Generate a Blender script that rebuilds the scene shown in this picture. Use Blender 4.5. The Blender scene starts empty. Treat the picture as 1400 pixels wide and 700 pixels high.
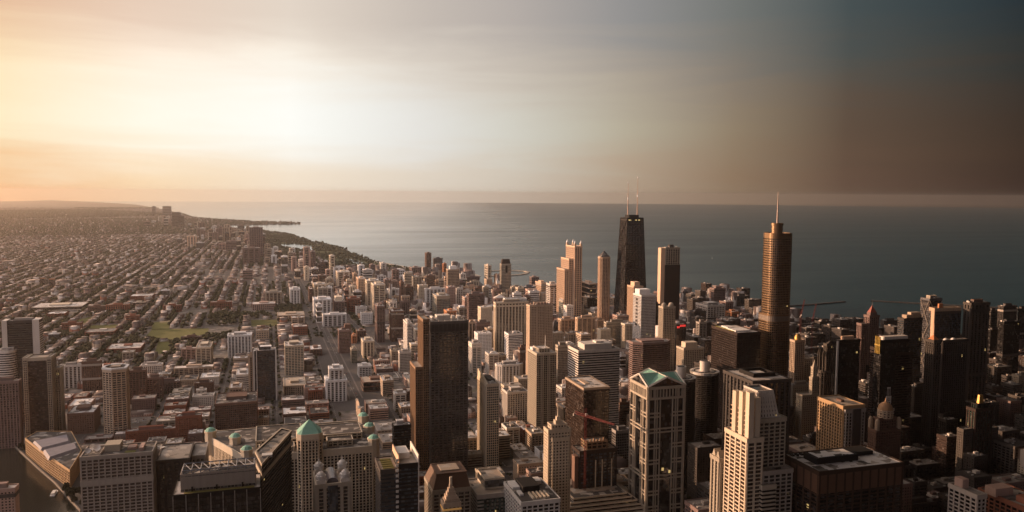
import bpy, math, random
import numpy as np
from mathutils import Vector, Matrix
from mathutils.geometry import tessellate_polygon
random.seed(7)
SC = bpy.context.scene
COL = SC.collection
R = math.radians
# ------------------------------------------------------------------ camera
FPX, YAW, PITCH, ROLL, EYE = 1090.0, R(17.0), R(4.5), R(0.38), 412.0
fw = Vector((math.sin(YAW)*math.cos(PITCH), math.cos(YAW)*math.cos(PITCH), -math.sin(PITCH)))
rt = Vector((math.cos(YAW), -math.sin(YAW), 0))
up = rt.cross(fw)
rt, up = (rt*math.cos(ROLL) + up*math.sin(ROLL)), (up*math.cos(ROLL) - rt*math.sin(ROLL))
cam = bpy.data.cameras.new('camera'); camo = bpy.data.objects.new('camera', cam); COL.objects.link(camo)
cam.sensor_width = 36; cam.lens = FPX/1400*36; cam.clip_start = 1; cam.clip_end = 120000
camo.matrix_world = Matrix(((rt.x, up.x, -fw.x, 0), (rt.y, up.y, -fw.y, 0), (rt.z, up.z, -fw.z, EYE), (0, 0, 0, 1)))
SC.camera = camo
def ray(px, py): return fw*FPX + rt*(px-700) - up*(py-350)
def G(px, py):                                   # pixel -> point on the ground
    d = ray(px, py); t = -EYE/d.z
    return (d.x*t, d.y*t)
def P(x, y, z):                                  # point -> pixel, depth
    v = Vector((x, y, z-EYE)); D = v.dot(fw)
    if D <= 1: return (-9999, -9999, D)
    return (700+FPX*v.dot(rt)/D, 350-FPX*v.dot(up)/D, D)
# ------------------------------------------------------------------ light
SUN_AZ, SUN_EL = -58.0, 8.5
def lin(c): return tuple(((v/255)/12.92 if v <= 10 else ((v/255+.055)/1.055)**2.4) for v in c)
W = bpy.data.worlds.new('World'); SC.world = W; W.use_nodes = True
nt = W.node_tree; nt.nodes.clear()
def N(t, ty, **k):
    n = t.nodes.new(ty)
    for a, v in k.items(): setattr(n, a, v)
    return n
def math_(t, op, a, b=None, clamp=False):
    n = N(t, 'ShaderNodeMath', operation=op, use_clamp=clamp)
    for i, v in enumerate((a, b)):
        if v is None: continue
        if isinstance(v, (int, float)): n.inputs[i].default_value = v
        else: t.links.new(v, n.inputs[i])
    return n.outputs[0]
def mixc(t, f, a, b, bt='MIX'):
    n = N(t, 'ShaderNodeMix', data_type='RGBA', blend_type=bt)
    for i, v in ((0, f), (6, a), (7, b)):
        if isinstance(v, (int, float)): n.inputs[i].default_value = v
        elif isinstance(v, tuple): n.inputs[i].default_value = (*v[:3], 1)
        else: t.links.new(v, n.inputs[i])
    return n.outputs[2]
def ramp(t, fac, stops, interp='LINEAR'):
    n = N(t, 'ShaderNodeValToRGB'); n.color_ramp.interpolation = interp
    e = n.color_ramp.elements
    while len(e) < len(stops): e.new(0.5)
    for el, (p, c) in zip(e, stops): el.position = p; el.color = (*c[:3], 1)
    t.links.new(fac, n.inputs[0]); return n.outputs[0]
tc = N(nt, 'ShaderNodeTexCoord'); sx = N(nt, 'ShaderNodeSeparateXYZ'); nt.links.new(tc.outputs['Generated'], sx.inputs[0])
ax = math_(nt, 'ADD', math_(nt, 'MULTIPLY', sx.outputs[0], math.cos(YAW)), math_(nt, 'MULTIPLY', sx.outputs[1], -math.sin(YAW)))
ay = math_(nt, 'ADD', math_(nt, 'MULTIPLY', sx.outputs[0], math.sin(YAW)), math_(nt, 'MULTIPLY', sx.outputs[1], math.cos(YAW)))
az = math_(nt, 'ADD', math_(nt, 'MULTIPLY', math_(nt, 'ARCTAN2', ax, ay), 1/(2*math.pi)), 0.5)
el = math_(nt, 'MULTIPLY', math_(nt, 'ARCSINE', sx.outputs[2]), 180/math.pi)
# slow drifting streaks of thin cloud, stretched along the horizon
mp = N(nt, 'ShaderNodeMapping'); mp.inputs['Scale'].default_value = (1.6, 1.6, 16); mp.inputs['Rotation'].default_value = (R(4), R(-3), 0)
nt.links.new(tc.outputs['Generated'], mp.inputs[0])
cn = N(nt, 'ShaderNodeTexNoise'); cn.inputs['Scale'].default_value = 1.7; cn.inputs['Detail'].default_value = 5; cn.inputs['Roughness'].default_value = .55
cn.inputs['Distortion'].default_value = .6
nt.links.new(mp.outputs[0], cn.inputs[0])
cl = cn.outputs[0]
el2 = math_(nt, 'ADD', el, math_(nt, 'MULTIPLY', math_(nt, 'SUBTRACT', cl, .5), 6))
XS = [0, 200, 400, 580, 700, 850, 1000, 1150, 1400]
rows = [
 [(250,192,138), (254,224,184), (250,234,212), (228,216,200), (212,200,184), (184,162,140), (146,122, 99), (104, 82, 68), (66, 50, 43)],
 [(255,238,200), (255,248,232), (254,254,248), (232,230,225), (214,211,200), (186,176,156), (146,129,108), ( 96, 78, 66), (58, 45, 41)],
 [(255,228,186), (254,236,216), (252,242,228), (224,214,202), (208,197,184), (176,164,150), (136,124,112), ( 84, 81, 76), (43, 45, 46)],
 [(232,190,156), (228,202,182), (226,212,198), (200,189,180), (184,175,169), (150,148,147), (116,118,115), ( 70, 79, 81), (32, 42, 50)]]
# beyond the frame: the sun's quarter on the left, the dim east and the southern sky behind
SUNA = (SUN_AZ-17)/360+.5
left = [[(.60,.48,.50), (1.3,.66,.32)], [(.68,.55,.57), (2.4,1.45,.72)], [(.66,.55,.57), (2.0,1.3,.70)], [(.58,.51,.54), (1.3,.88,.58)]]
outs = []; KS = [.74, .78, .76, .73, .72, .71, .70, .68, .65]
for rw, lf in zip(rows, left):
    st = [(0, tuple(v*.75 for v in lf[0])), (.10, tuple(v*1.0 for v in lf[0])), (.2, tuple(v*1.0 for v in lf[0])), (SUNA, lf[1])]
    for x, c, k in zip(XS, rw, KS if rw is not rows[0] else [v*.95 for v in KS[:3]]+KS[3:]): st.append((.5+math.atan((x-700)/FPX)/(2*math.pi), tuple(v*k for v in lin(c))))
    e = tuple(v*.7 for v in lin(rw[-1])); st += [(.68, tuple(v*1.0+.01 for v in e)), (.84, tuple(v*.22 for v in lf[0])), (1, tuple(v*.75 for v in lf[0]))]
    outs.append(ramp(nt, az, st))
def stepf(a, b):
    return math_(nt, 'DIVIDE', math_(nt, 'SUBTRACT', el2, a), b-a, True)
def smooth(v):
    n = N(nt, 'ShaderNodeMapRange', interpolation_type='SMOOTHSTEP'); nt.links.new(v, n.inputs[0]); return n.outputs[0]
c = mixc(nt, smooth(stepf(.3, 4.5)), outs[0], outs[1])
c = mixc(nt, smooth(stepf(4.5, 9)), c, outs[2])
c = mixc(nt, smooth(stepf(7.0, 12)), c, outs[3])
zen = ramp(nt, az, [(0, (.50,.44,.47)), (.10, (1.60,1.38,1.38)), (.24, (1.70,1.38,1.28)), (.34, (1.0,.82,.74)), (.44, (.50,.45,.42)), (.5, (.30,.28,.27)), (.55, (.07,.075,.08)), (.62, (.02,.024,.03)), (.8, (.05,.045,.05)), (1, (.50,.44,.47))])
c = mixc(nt, smooth(stepf(16, 60)), c, zen)
sky = N(nt, 'ShaderNodeTexSky', sky_type='NISHITA', sun_disc=False, sun_elevation=R(SUN_EL), sun_rotation=R(SUN_AZ), altitude=400, air_density=1.4, dust_density=3.5)
bg1 = N(nt, 'ShaderNodeBackground'); bg1.inputs[1].default_value = .05; nt.links.new(sky.outputs[0], bg1.inputs[0])
bg2 = N(nt, 'ShaderNodeBackground'); bg2.inputs[1].default_value = 1.0; nt.links.new(c, bg2.inputs[0])
mx = N(nt, 'ShaderNodeMixShader'); mx.inputs[0].default_value = .93
nt.links.new(bg1.outputs[0], mx.inputs[1]); nt.links.new(bg2.outputs[0], mx.inputs[2])
wo = N(nt, 'ShaderNodeOutputWorld'); nt.links.new(mx.outputs[0], wo.inputs[0])
W.cycles.sampling_method = 'MANUAL'; W.cycles.sample_map_resolution = 512
sl = bpy.data.lights.new('sun', 'SUN'); so = bpy.data.objects.new('sun', sl); COL.objects.link(so)
sl.energy = 5.0; sl.angle = R(.5); sl.color = (1.0, .60, .37)
sd = Vector((math.sin(R(SUN_AZ))*math.cos(R(SUN_EL)), math.cos(R(SUN_AZ))*math.cos(R(SUN_EL)), math.sin(R(SUN_EL))))
so.rotation_euler = sd.to_track_quat('Z', 'Y').to_euler(); so.location = (-500, 0, 900)
SC.view_settings.view_transform = 'Standard'; SC.view_settings.look = 'None'; SC.view_settings.gamma = 1
SC.view_settings.use_curve_mapping = False; SC.view_settings.exposure = 0.5
SC.cycles.use_denoising = True; SC.cycles.max_bounces = 5; SC.cycles.diffuse_bounces = 2; SC.cycles.glossy_bounces = 2
SC.cycles.volume_bounces = 1; SC.cycles.sample_clamp_indirect = 4
HAZE_D, HAZE_G = 2.7e-5, .86
# ------------------------------------------------------------------ materials
MATS = {}
def newmat(name):
    m = bpy.data.materials.new(name); m.use_nodes = True; t = m.node_tree
    return m, t, t.nodes['Principled BSDF']
def wallmat(col, rough=.85):
    k = ('w', col)
    if k in MATS: return MATS[k]
    m, t, b = newmat('wall_'+col); rgb = PAL[col]
    tcn = N(t, 'ShaderNodeTexCoord')
    n1 = N(t, 'ShaderNodeTexNoise'); n1.inputs['Scale'].default_value = .06; n1.inputs['Detail'].default_value = 6
    mpn = N(t, 'ShaderNodeMapping'); mpn.inputs['Scale'].default_value = (6, 6, .6); t.links.new(tcn.outputs['Object'], mpn.inputs[0])
    t.links.new(mpn.outputs[0], n1.inputs[0])
    oi = N(t, 'ShaderNodeObjectInfo')
    f = math_(t, 'ADD', math_(t, 'MULTIPLY', n1.outputs[0], .5), math_(t, 'MULTIPLY', oi.outputs['Random'], .5))
    a = tuple(v*.62 for v in rgb); c2 = tuple(min(.9, v*1.25) for v in rgb)
    t.links.new(mixc(t, f, a, c2), b.inputs['Base Color']); b.inputs['Roughness'].default_value = rough
    b.inputs['Specular IOR Level'].default_value = .25
    MATS[k] = m; return m
def glassmat(name, rgb, rough=.16, cell=(3.1, 3.1, 3.7), lit=.0016, blind=.35):
    k = ('g', name)
    if k in MATS: return MATS[k]
    m, t, b = newmat('glass_'+name)
    tcn = N(t, 'ShaderNodeTexCoord'); vm = N(t, 'ShaderNodeVectorMath', operation='DIVIDE'); vm.inputs[1].default_value = cell
    t.links.new(tcn.outputs['Object'], vm.inputs[0])
    ad = N(t, 'ShaderNodeVectorMath', operation='ADD'); ad.inputs[1].default_value = (.37, .41, .03); t.links.new(vm.outputs[0], ad.inputs[0])
    fl = N(t, 'ShaderNodeVectorMath', operation='FLOOR'); t.links.new(ad.outputs[0], fl.inputs[0])
    wn = N(t, 'ShaderNodeTexWhiteNoise'); t.links.new(fl.outputs[0], wn.inputs[0])
    v = wn.outputs[0]
    c0 = mixc(t, math_(t, 'POWER', v, 3.0), tuple(x*.6 for x in rgb), tuple(x*2.2+.02 for x in rgb))
    bl = math_(t, 'GREATER_THAN', v, 1-blind*.35)
    c1 = mixc(t, bl, c0, tuple(min(1, x*1.2+.055) for x in rgb))
    t.links.new(c1, b.inputs['Base Color'])
    rr = math_(t, 'ADD', rough*.5, math_(t, 'MULTIPLY', v, .12)); t.links.new(rr, b.inputs['Roughness'])
    b.inputs['Specular IOR Level'].default_value = 1.0
    # slightly different tilt of every pane
    bm = N(t, 'ShaderNodeBump'); bm.inputs['Strength'].default_value = .12; bm.inputs['Distance'].default_value = .6
    nn = N(t, 'ShaderNodeTexNoise'); nn.inputs['Scale'].default_value = .16; t.links.new(tcn.outputs['Object'], nn.inputs[0])
    t.links.new(nn.outputs[0], bm.inputs['Height']); t.links.new(bm.outputs[0], b.inputs['Normal'])
    if lit:
        w2 = N(t, 'ShaderNodeTexWhiteNoise', noise_dimensions='4D'); w2.inputs['W'].default_value = 3.3; t.links.new(fl.outputs[0], w2.inputs[0])
        e = math_(t, 'GREATER_THAN', w2.outputs[0], 1-lit)
        b.inputs['Emission Color'].default_value = (1, .68, .25, 1)
        t.links.new(math_(t, 'MULTIPLY', e, .4), b.inputs['Emission Strength'])
    MATS[k] = m; return m
def plainmat(name, rgb, rough=.8, metal=0, scale=.15, var=.35, spec=.3):
    k = ('p', name)
    if k in MATS: return MATS[k]
    m, t, b = newmat(name)
    tcn = N(t, 'ShaderNodeTexCoord'); n1 = N(t, 'ShaderNodeTexNoise'); n1.inputs['Scale'].default_value = scale; n1.inputs['Detail'].default_value = 5
    t.links.new(tcn.outputs['Object'], n1.inputs[0]); oi = N(t, 'ShaderNodeObjectInfo')
    f = math_(t, 'ADD', math_(t, 'MULTIPLY', n1.outputs[0], .6), math_(t, 'MULTIPLY', oi.outputs['Random'], .4))
    t.links.new(mixc(t, f, tuple(v*(1-var) for v in rgb), tuple(min(.92, v*(1+var)) for v in rgb)), b.inputs['Base Color'])
    b.inputs['Roughness'].default_value = rough; b.inputs['Metallic'].default_value = metal; b.inputs['Specular IOR Level'].default_value = spec
    MATS[k] = m; return m
def farmat(i, rgb):
    """wall of a far building: window rows as a pattern of the wall, flat roof lighter or darker"""
    m, t, b = newmat('far_wall_%d' % i)
    g = N(t, 'ShaderNodeNewGeometry'); s = N(t, 'ShaderNodeSeparateXYZ'); t.links.new(g.outputs['Position'], s.inputs[0])
    nz = N(t, 'ShaderNodeSeparateXYZ'); t.links.new(g.outputs['Normal'], nz.inputs[0])
    h = math_(t, 'ADD', s.outputs[0], s.outputs[1])
    wx = math_(t, 'GREATER_THAN', math_(t, 'FRACT', math_(t, 'DIVIDE', h, 4.2)), .5)
    wz = math_(t, 'GREATER_THAN', math_(t, 'FRACT', math_(t, 'DIVIDE', s.outputs[2], 3.5)), .45)
    win = math_(t, 'MULTIPLY', wx, wz)
    flo = N(t, 'ShaderNodeVectorMath', operation='SNAP'); flo.inputs[1].default_value = (14, 14, 400); t.links.new(g.outputs['Position'], flo.inputs[0])
    w = N(t, 'ShaderNodeTexWhiteNoise'); t.links.new(flo.outputs[0], w.inputs[0])
    wall = mixc(t, w.outputs[0], tuple(v*.6 for v in rgb), tuple(v*1.3 for v in rgb))
    wc = mixc(t, math_(t, 'MULTIPLY', win, .8), wall, (.03, .028, .03))
    roof = mixc(t, math_(t, 'POWER', w.outputs[0], 5.0), (.10, .075, .066), (.74, .68, .63))
    isr = math_(t, 'GREATER_THAN', nz.outputs[2], .5)
    t.links.new(mixc(t, isr, wc, roof), b.inputs['Base Color']); b.inputs['Roughness'].default_value = .85
    b.inputs['Specular IOR Level'].default_value = .2
    return m
PAL = dict(cream=(.62,.53,.41), white=(.82,.78,.72), offwhite=(.68,.63,.57), tan=(.46,.36,.27), peach=(.62,.44,.31), brown=(.17,.105,.08),
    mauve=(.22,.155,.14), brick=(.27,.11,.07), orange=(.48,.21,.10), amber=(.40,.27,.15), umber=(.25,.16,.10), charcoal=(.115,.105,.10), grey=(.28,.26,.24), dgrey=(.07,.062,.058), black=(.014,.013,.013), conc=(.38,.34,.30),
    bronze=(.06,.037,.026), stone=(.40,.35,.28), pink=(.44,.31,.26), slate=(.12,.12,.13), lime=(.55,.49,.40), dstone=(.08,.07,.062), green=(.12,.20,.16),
    dbrown=(.04,.027,.023))  # dgrey, dstone, dbrown, slate set darker to put right-side shade into walls
GL = dict(dark=((.018,.017,.018), .14), bronze=((.035,.022,.015), .2), blue=((.03,.045,.06), .12), green=((.03,.06,.05), .14), grey=((.05,.05,.05), .2),
    black=((.008,.008,.009), .12), teal=((.04,.07,.075), .12), brown=((.05,.032,.026), .25), blue2=((.06,.075,.095), .15))
def gl(n):
    n = n if n in GL else 'brown'
    return glassmat(n, *GL[n])
def roofmat(k):
    kk = ('roof', k)
    if kk not in MATS:
        m_ = roofmat0(k); t = m_.node_tree; b = t.nodes['Principled BSDF']; src = b.inputs['Base Color'].links[0].from_socket
        tcn = N(t, 'ShaderNodeTexCoord'); vo = N(t, 'ShaderNodeTexVoronoi', distance='CHEBYCHEV'); vo.inputs['Scale'].default_value = .13; t.links.new(tcn.outputs['Object'], vo.inputs[0])
        sc = N(t, 'ShaderNodeSeparateColor'); t.links.new(vo.outputs['Color'], sc.inputs[0])
        t.links.new(mixc(t, math_(t, 'GREATER_THAN', sc.outputs[0], .72), src, mixc(t, sc.outputs[1], (.06, .055, .05), (.45, .42, .38))), b.inputs['Base Color']); MATS[kk] = m_
    return MATS[kk]
def roofmat0(k):
    k = dict(cream='pale', brown='dark', black='dark').get(k, k)
    return plainmat('roof_'+k, dict(pale=(.58,.54,.50), grey=(.26,.24,.22), dark=(.07,.064,.06), white=(.82,.80,.77), tan=(.38,.32,.26), tar=(.035,.033,.033))[k], .9, 0, .09, .4)
# ------------------------------------------------------------------ mesh building
class MB:
    def __init__(s): s.v = []; s.f = []; s.m = []
    def quad(s, a, b, c, d, mi=0):
        n = len(s.v); s.v += [a, b, c, d]; s.f.append((n, n+1, n+2, n+3)); s.m.append(mi)
    def box(s, x0, x1, y0, y1, z0, z1, mi=0, bottom=False):
        n = len(s.v)
        s.v += [(x0,y0,z0),(x1,y0,z0),(x1,y1,z0),(x0,y1,z0),(x0,y0,z1),(x1,y0,z1),(x1,y1,z1),(x0,y1,z1)]
        fs = [(0,1,5,4),(1,2,6,5),(2,3,7,6),(3,0,4,7),(4,5,6,7)] + ([(3,2,1,0)] if bottom else [])
        for f in fs: s.f.append(tuple(n+i for i in f)); s.m.append(mi)
    def loft(s, p0, z0, p1, z1, mi=0, top=True, topm=None, bottom=False):
        n = len(s.v); k = len(p0)
        s.v += [(x, y, z0) for x, y in p0] + [(x, y, z1) for x, y in p1]
        for i in range(k):
            j = (i+1) % k; s.f.append((n+i, n+j, n+k+j, n+k+i)); s.m.append(mi)
        if top: s.f.append(tuple(n+k+i for i in range(k))); s.m.append(mi if topm is None else topm)
        if bottom: s.f.append(tuple(n+k-1-i for i in range(k))); s.m.append(mi)
    def cone(s, p0, z0, apex, mi=0):
        n = len(s.v); k = len(p0); s.v += [(x, y, z0) for x, y in p0] + [apex]
        for i in range(k): s.f.append((n+i, n+(i+1) % k, n+k)); s.m.append(mi)
    def ring(s, poly, z0, z1, d0, d1, mi=0):
        """band that stands d1 proud of the wall line"""
        a, b = offs(poly, d0), offs(poly, d1); k = len(poly); n = len(s.v)
        s.v += [(x, y, z0) for x, y in a]+[(x, y, z0) for x, y in b]+[(x, y, z1) for x, y in b]+[(x, y, z1) for x, y in a]
        for i in range(k):
            j = (i+1) % k
            s.f += [(n+j, n+i, n+i+k, n+j+k), (n+k+i, n+k+j, n+2*k+j, n+2*k+i), (n+2*k+i, n+2*k+j, n+3*k+j, n+3*k+i)]; s.m += [mi]*3
    def obox(s, p, u, nrm, a, b, d0, d1, z0, z1, mi=0):
        """box along a wall: from a to b along u, d0..d1 outward"""
        def q(t, d, z): return (p[0]+u[0]*t+nrm[0]*d, p[1]+u[1]*t+nrm[1]*d, z)
        n = len(s.v); s.v += [q(a,d0,z0), q(b,d0,z0), q(b,d1,z0), q(a,d1,z0), q(a,d0,z1), q(b,d0,z1), q(b,d1,z1), q(a,d1,z1)]
        for f in [(3,2,6,7),(2,1,5,6),(0,3,7,4),(4,7,6,5),(0,1,2,3)]: s.f.append(tuple(n+i for i in f)); s.m.append(mi)
    def bar(s, p, q, w, mi=0):
        p = Vector(p); q = Vector(q); d = (q-p).normalized(); a = d.orthogonal().normalized()*w; b = d.cross(a).normalized()*w
        n = len(s.v); s.v += [tuple(x) for x in (p-a-b, p+a-b, p+a+b, p-a+b, q-a-b, q+a-b, q+a+b, q-a+b)]
        for f in [(0,3,2,1),(4,5,6,7),(0,1,5,4),(1,2,6,5),(2,3,7,6),(3,0,4,7)]: s.f.append(tuple(n+i for i in f)); s.m.append(mi)
    def dome(s, cx, cy, z, r, h, mi=0, seg=12, rings=4):
        prev = circ(cx, cy, r, seg); pz = z
        for i in range(1, rings):
            a = i/rings*math.pi/2; cur = circ(cx, cy, r*math.cos(a), seg); cz = z+h*math.sin(a)
            s.loft(prev, pz, cur, cz, mi, top=False); prev, pz = cur, cz
        s.cone(prev, pz, (cx, cy, z+h), mi)
    def build(s, name, mats, parent=None, org=(0, 0, 0), smooth=False):
        me = bpy.data.meshes.new(name)
        if isinstance(mats, (list, tuple)):
            for m in mats: me.materials.append(m)
        else: me.materials.append(mats)
        if parent is not None: org = parent['_o']
        V = np.array(s.v, dtype=np.float64).reshape(-1, 3)-np.array(org)
        me.from_pydata(V.tolist() if len(V) < 60000 else V, [], s.f)
        me.polygons.foreach_set('material_index', np.array(s.m, dtype=np.int32))
        if smooth: me.polygons.foreach_set('use_smooth', np.ones(len(s.f), dtype=bool))
        me.update()
        o = bpy.data.objects.new(name, me); COL.objects.link(o)
        if parent is not None:
            if parent.type == 'MESH': org = parent['_o']
            o.parent = parent; o['_o'] = tuple(parent['_o'])
        else: o.location = org; o['_o'] = tuple(org)
        return o
def circ(cx, cy, r, n=16, a0=0): return [(cx+r*math.cos(a0+2*math.pi*i/n), cy+r*math.sin(a0+2*math.pi*i/n)) for i in range(n)]
def rect(x0, x1, y0, y1): return [(x0,y0),(x1,y0),(x1,y1),(x0,y1)]
def offs(poly, d):
    if d == 0: return list(poly)
    k = len(poly); out = []
    for i in range(k):
        a, b, c_ = poly[i-1], poly[i], poly[(i+1) % k]
        u1 = (b[0]-a[0], b[1]-a[1]); l1 = math.hypot(*u1); u2 = (c_[0]-b[0], c_[1]-b[1]); l2 = math.hypot(*u2)
        n1 = (u1[1]/l1, -u1[0]/l1); n2 = (u2[1]/l2, -u2[0]/l2); s_ = 1+n1[0]*n2[0]+n1[1]*n2[1]; s_ = max(s_, .3)
        out.append((b[0]+d*(n1[0]+n2[0])/s_, b[1]+d*(n1[1]+n2[1])/s_))
    return out
#        floor h, band share, band proud, bay, pier w, pier proud
ST = dict(grid=(3.8,.34,.35,6.2,1.4,.7), punched=(3.5,.50,.45,3.8,1.8,.55), bands=(3.9,.46,.6,0,0,0), piers=(3.8,.28,.15,4.4,1.6,.9), fins=(3.8,.22,.12,8,3.2,1.3),
    curtain=(3.9,.16,.08,3.2,.35,.28), balcony=(3.1,.30,1.1,9,3.2,.5), fine=(3.7,.30,.3,3.0,.8,.55), wide=(3.9,.30,.3,10,2.0,.7), slab=(3.2,.34,.8,14,3.2,.35), blank=(12,.2,.1,0,0,0))
def facade(mb, poly, z0, z1, style, lod=1, mi=0, cap=None, base=True):
    fh, bf, bd, bay, pw, pd = ST[style]; fh *= lod; bay *= lod if lod > 1 else 1; pw *= 1 if lod == 1 else lod*.95
    n = max(1, round((z1-z0)/fh)); fh = (z1-z0)/n
    for i in range(n):
        z = z0+i*fh; mb.ring(poly, z, z+fh*bf, 0.0, bd, mi)
    cap = cap if cap is not None else min(3.0, (z1-z0)*.08)
    mb.ring(poly, z1-cap, z1+1.1, -.45, max(bd, pd)+.12, mi)
    if bay:
        k = len(poly)
        for i in range(k):
            p, q = poly[i], poly[(i+1) % k]; L = math.hypot(q[0]-p[0], q[1]-p[1])
            if L < 2.5: continue
            u = ((q[0]-p[0])/L, (q[1]-p[1])/L); nr = (u[1], -u[0]); m = max(1, round(L/bay)); st = L/m
            for j in range(m+1):
                t = j*st; a, b = max(0, t-pw/2), min(L, t+pw/2)
                if j == 0: b = min(L, pw*.8)
                if j == m: a = max(0, L-pw*.8)
                mb.obox(p, u, nr, a, b, -.02, pd, z0, z1-cap+.01, mi)
# ------------------------------------------------------------------ registry, buildings
ALL = []; FOOT = []; SHADE = []
def tag(o, label, cat, group=None, kind=None):
    o['label'] = label; o['category'] = cat
    if group: o['group'] = group
    if kind: o['kind'] = kind
    return o
def empty(name, loc):
    o = bpy.data.objects.new(name, None); COL.objects.link(o); o.location = loc; o['_o'] = tuple(loc); o.empty_display_size = 5
    return o
class B:
    """one building: an empty at its base, masses added as parts"""
    def __init__(s, name, label, cat, x0, x1, y0, y1, H, lod=1, px=None):
        s.x0, s.x1, s.y0, s.y1, s.H, s.lod = x0, x1, y0, y1, H, lod
        s.cx, s.cy = (x0+x1)/2, (y0+y1)/2
        s.root = empty(name, (s.cx, s.cy, 0)); s.root['label'] = label; s.root['category'] = cat
        FOOT.append((x0, x1, y0, y1)); ALL.append(s)
        s.rnd = random.Random(int(abs(x0*7+y0*13))+int(H))
        t = P(s.cx, s.cy, H); b_ = P(s.cx, s.cy, 0); s.px = (t[0], t[1], b_[1]); s.D = t[2]
        a = P(x0, y0, H)[0]; c_ = P(x1, y0, H)[0]; e = P(x0, y1, H)[0]; g = P(x1, y1, H)[0]
        s.span = (min(a, c_, e, g), max(a, c_, e, g)); SHADE.append((s.span[0], s.span[1], t[1], b_[1], s.D))
    def X(s, u): return s.x0+(s.x1-s.x0)*u
    def Y(s, v): return s.y0+(s.y1-s.y0)*v
    def R(s, u0, u1, v0, v1): return rect(s.X(u0), s.X(u1), s.Y(v0), s.Y(v1))
    def mass(s, poly, z0, z1, style, col, g='dark', roof='grey', cap=None, name='wall'):
        m = MB(); m.loft(poly, z0, poly, z1, 0, top=False); gz = m.build('glazing', gl(g), s.root)
        w = MB(); facade(w, poly, z0, z1, style, s.lod, cap=cap); wo_ = w.build(name, wallmat(col), s.root)
        r = MB(); r.loft(offs(poly, -.05), z1-.8, offs(poly, -.05), z1+.02); ro = r.build('roof', roofmat(roof), s.root)
        return ro
    def box(s, name, u0, u1, v0, v1, z0, z1, col, par=None, mat=None):
        m = MB(); x0, x1, y0, y1 = s.X(u0), s.X(u1), s.Y(v0), s.Y(v1); m.box(x0, x1, y0, y1, z0, z1); return m.build(name, mat or wallmat(col), par or s.root)
    def plant(s, z, col='conc', u=(.25, .75), v=(.3, .75), h=6, n=6, louv=True):
        b_ = MB(); x0, x1, y0, y1 = s.X(u[0]), s.X(u[1]), s.Y(v[0]), s.Y(v[1])
        b_.box(x0, x1, y0, y1, z, z+h); b_.ring(rect(x0, x1, y0, y1), z+h-.7, z+h+.5, -.3, .25)
        p = b_.build('penthouse', wallmat(col), s.root)
        if louv and (x1-x0) > 8 and s.D < 2600:
            l = MB()
            for i in range(3): l.ring(rect(x0, x1, y0, y1), z+1+i*1.3, z+1.6+i*1.3, 0, .18)
            l.build('louvre', plainmat('louvre_metal', (.12,.11,.11), .5), p)
        if s.D < 2600:
            for i in range(n):
                w, d, hh = s.rnd.uniform(2, 6), s.rnd.uniform(2, 5), s.rnd.uniform(1.2, 3.2)
                for _ in range(12):
                    cx = s.rnd.uniform(s.x0+w, s.x1-w); cy = s.rnd.uniform(s.y0+d, s.y1-d)
                    if not (x0-w < cx < x1+w and y0-d < cy < y1+d): break
                else: continue
                q = MB(); q.box(cx-w/2, cx+w/2, cy-d/2, cy+d/2, z, z+hh, 0)
                if s.rnd.random() < .5: q.loft(circ(cx, cy, min(w, d)*.33, 8), z+hh, circ(cx, cy, min(w, d)*.33, 8), z+hh+.6, 0)
                q.build('rooftop_unit', plainmat('unit_metal', (.45,.43,.41) if i % 2 else (.45,.43,.41), .5, .2), s.root)
        return p
    def pyramid(s, u0, u1, v0, v1, z, h, mat, name='spire_roof', par=None):
        m = MB(); pl = s.R(u0, u1, v0, v1); m.cone(pl, z, (sum(p[0] for p in pl)/4, sum(p[1] for p in pl)/4, z+h)); return m.build(name, mat, par or s.root)
    def mast(s, u, v, z, h, r=.5, mat=None, name='antenna', par=None):
        m = MB(); x, y = s.X(u), s.Y(v); m.loft(circ(x, y, r, 6), z, circ(x, y, r*.35, 6), z+h); return m.build(name, mat or plainmat('mast_metal', (.35,.33,.32), .5, .4), par or s.root)
def solve(xl, xm, xr, yt, yb=None, Y=None, dep=None, maxdep=75):
    """corner pixels -> axis aligned footprint and height"""
    d = ray(xm, yt); h = math.hypot(d.x, d.y)
    if Y is None:
        g = G(xm, yb); Rr = math.hypot(*g)
    else: Rr = Y/d.y*h
    X0, Y0 = d.x/h*Rr, d.y/h*Rr; H = EYE+d.z/h*Rr
    if (X0 >= 0 and xm < 425 and xm-xl > 3*(xr-xm)) or (X0 < 0 and xm > 300 and xr-xm > 3*(xm-xl)):   # seen square on: no side face
        a, c_ = ray(xl, yt), ray(xr, yt); x0, x1 = Y0*a.x/a.y, Y0*c_.x/c_.y; dep = dep or min(60, abs(x1-x0)*.8)
    elif X0 >= 0:
        e = ray(xr, yt); X1 = Y0*e.x/e.y; w = ray(xl, yt)
        if dep is None:
            dep = (X0*w.y/w.x-Y0) if xl < xm-.3 and w.x > 0 and X0 > 1 else min(60, abs(X1-X0)*.8)
        x0, x1 = X0, X1
    else:
        e = ray(xl, yt); x0 = Y0*e.x/e.y; w = ray(xr, yt); x1 = X0
        if dep is None: dep = (X0*w.y/w.x-Y0) if xr > xm+.3 and w.x < 0 else min(60, abs(x1-x0)*.8)
    dep = max(min(14, abs(x1-x0)*.8), min(maxdep, dep)); 
    return x0, x1, Y0, Y0+dep, H
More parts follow.
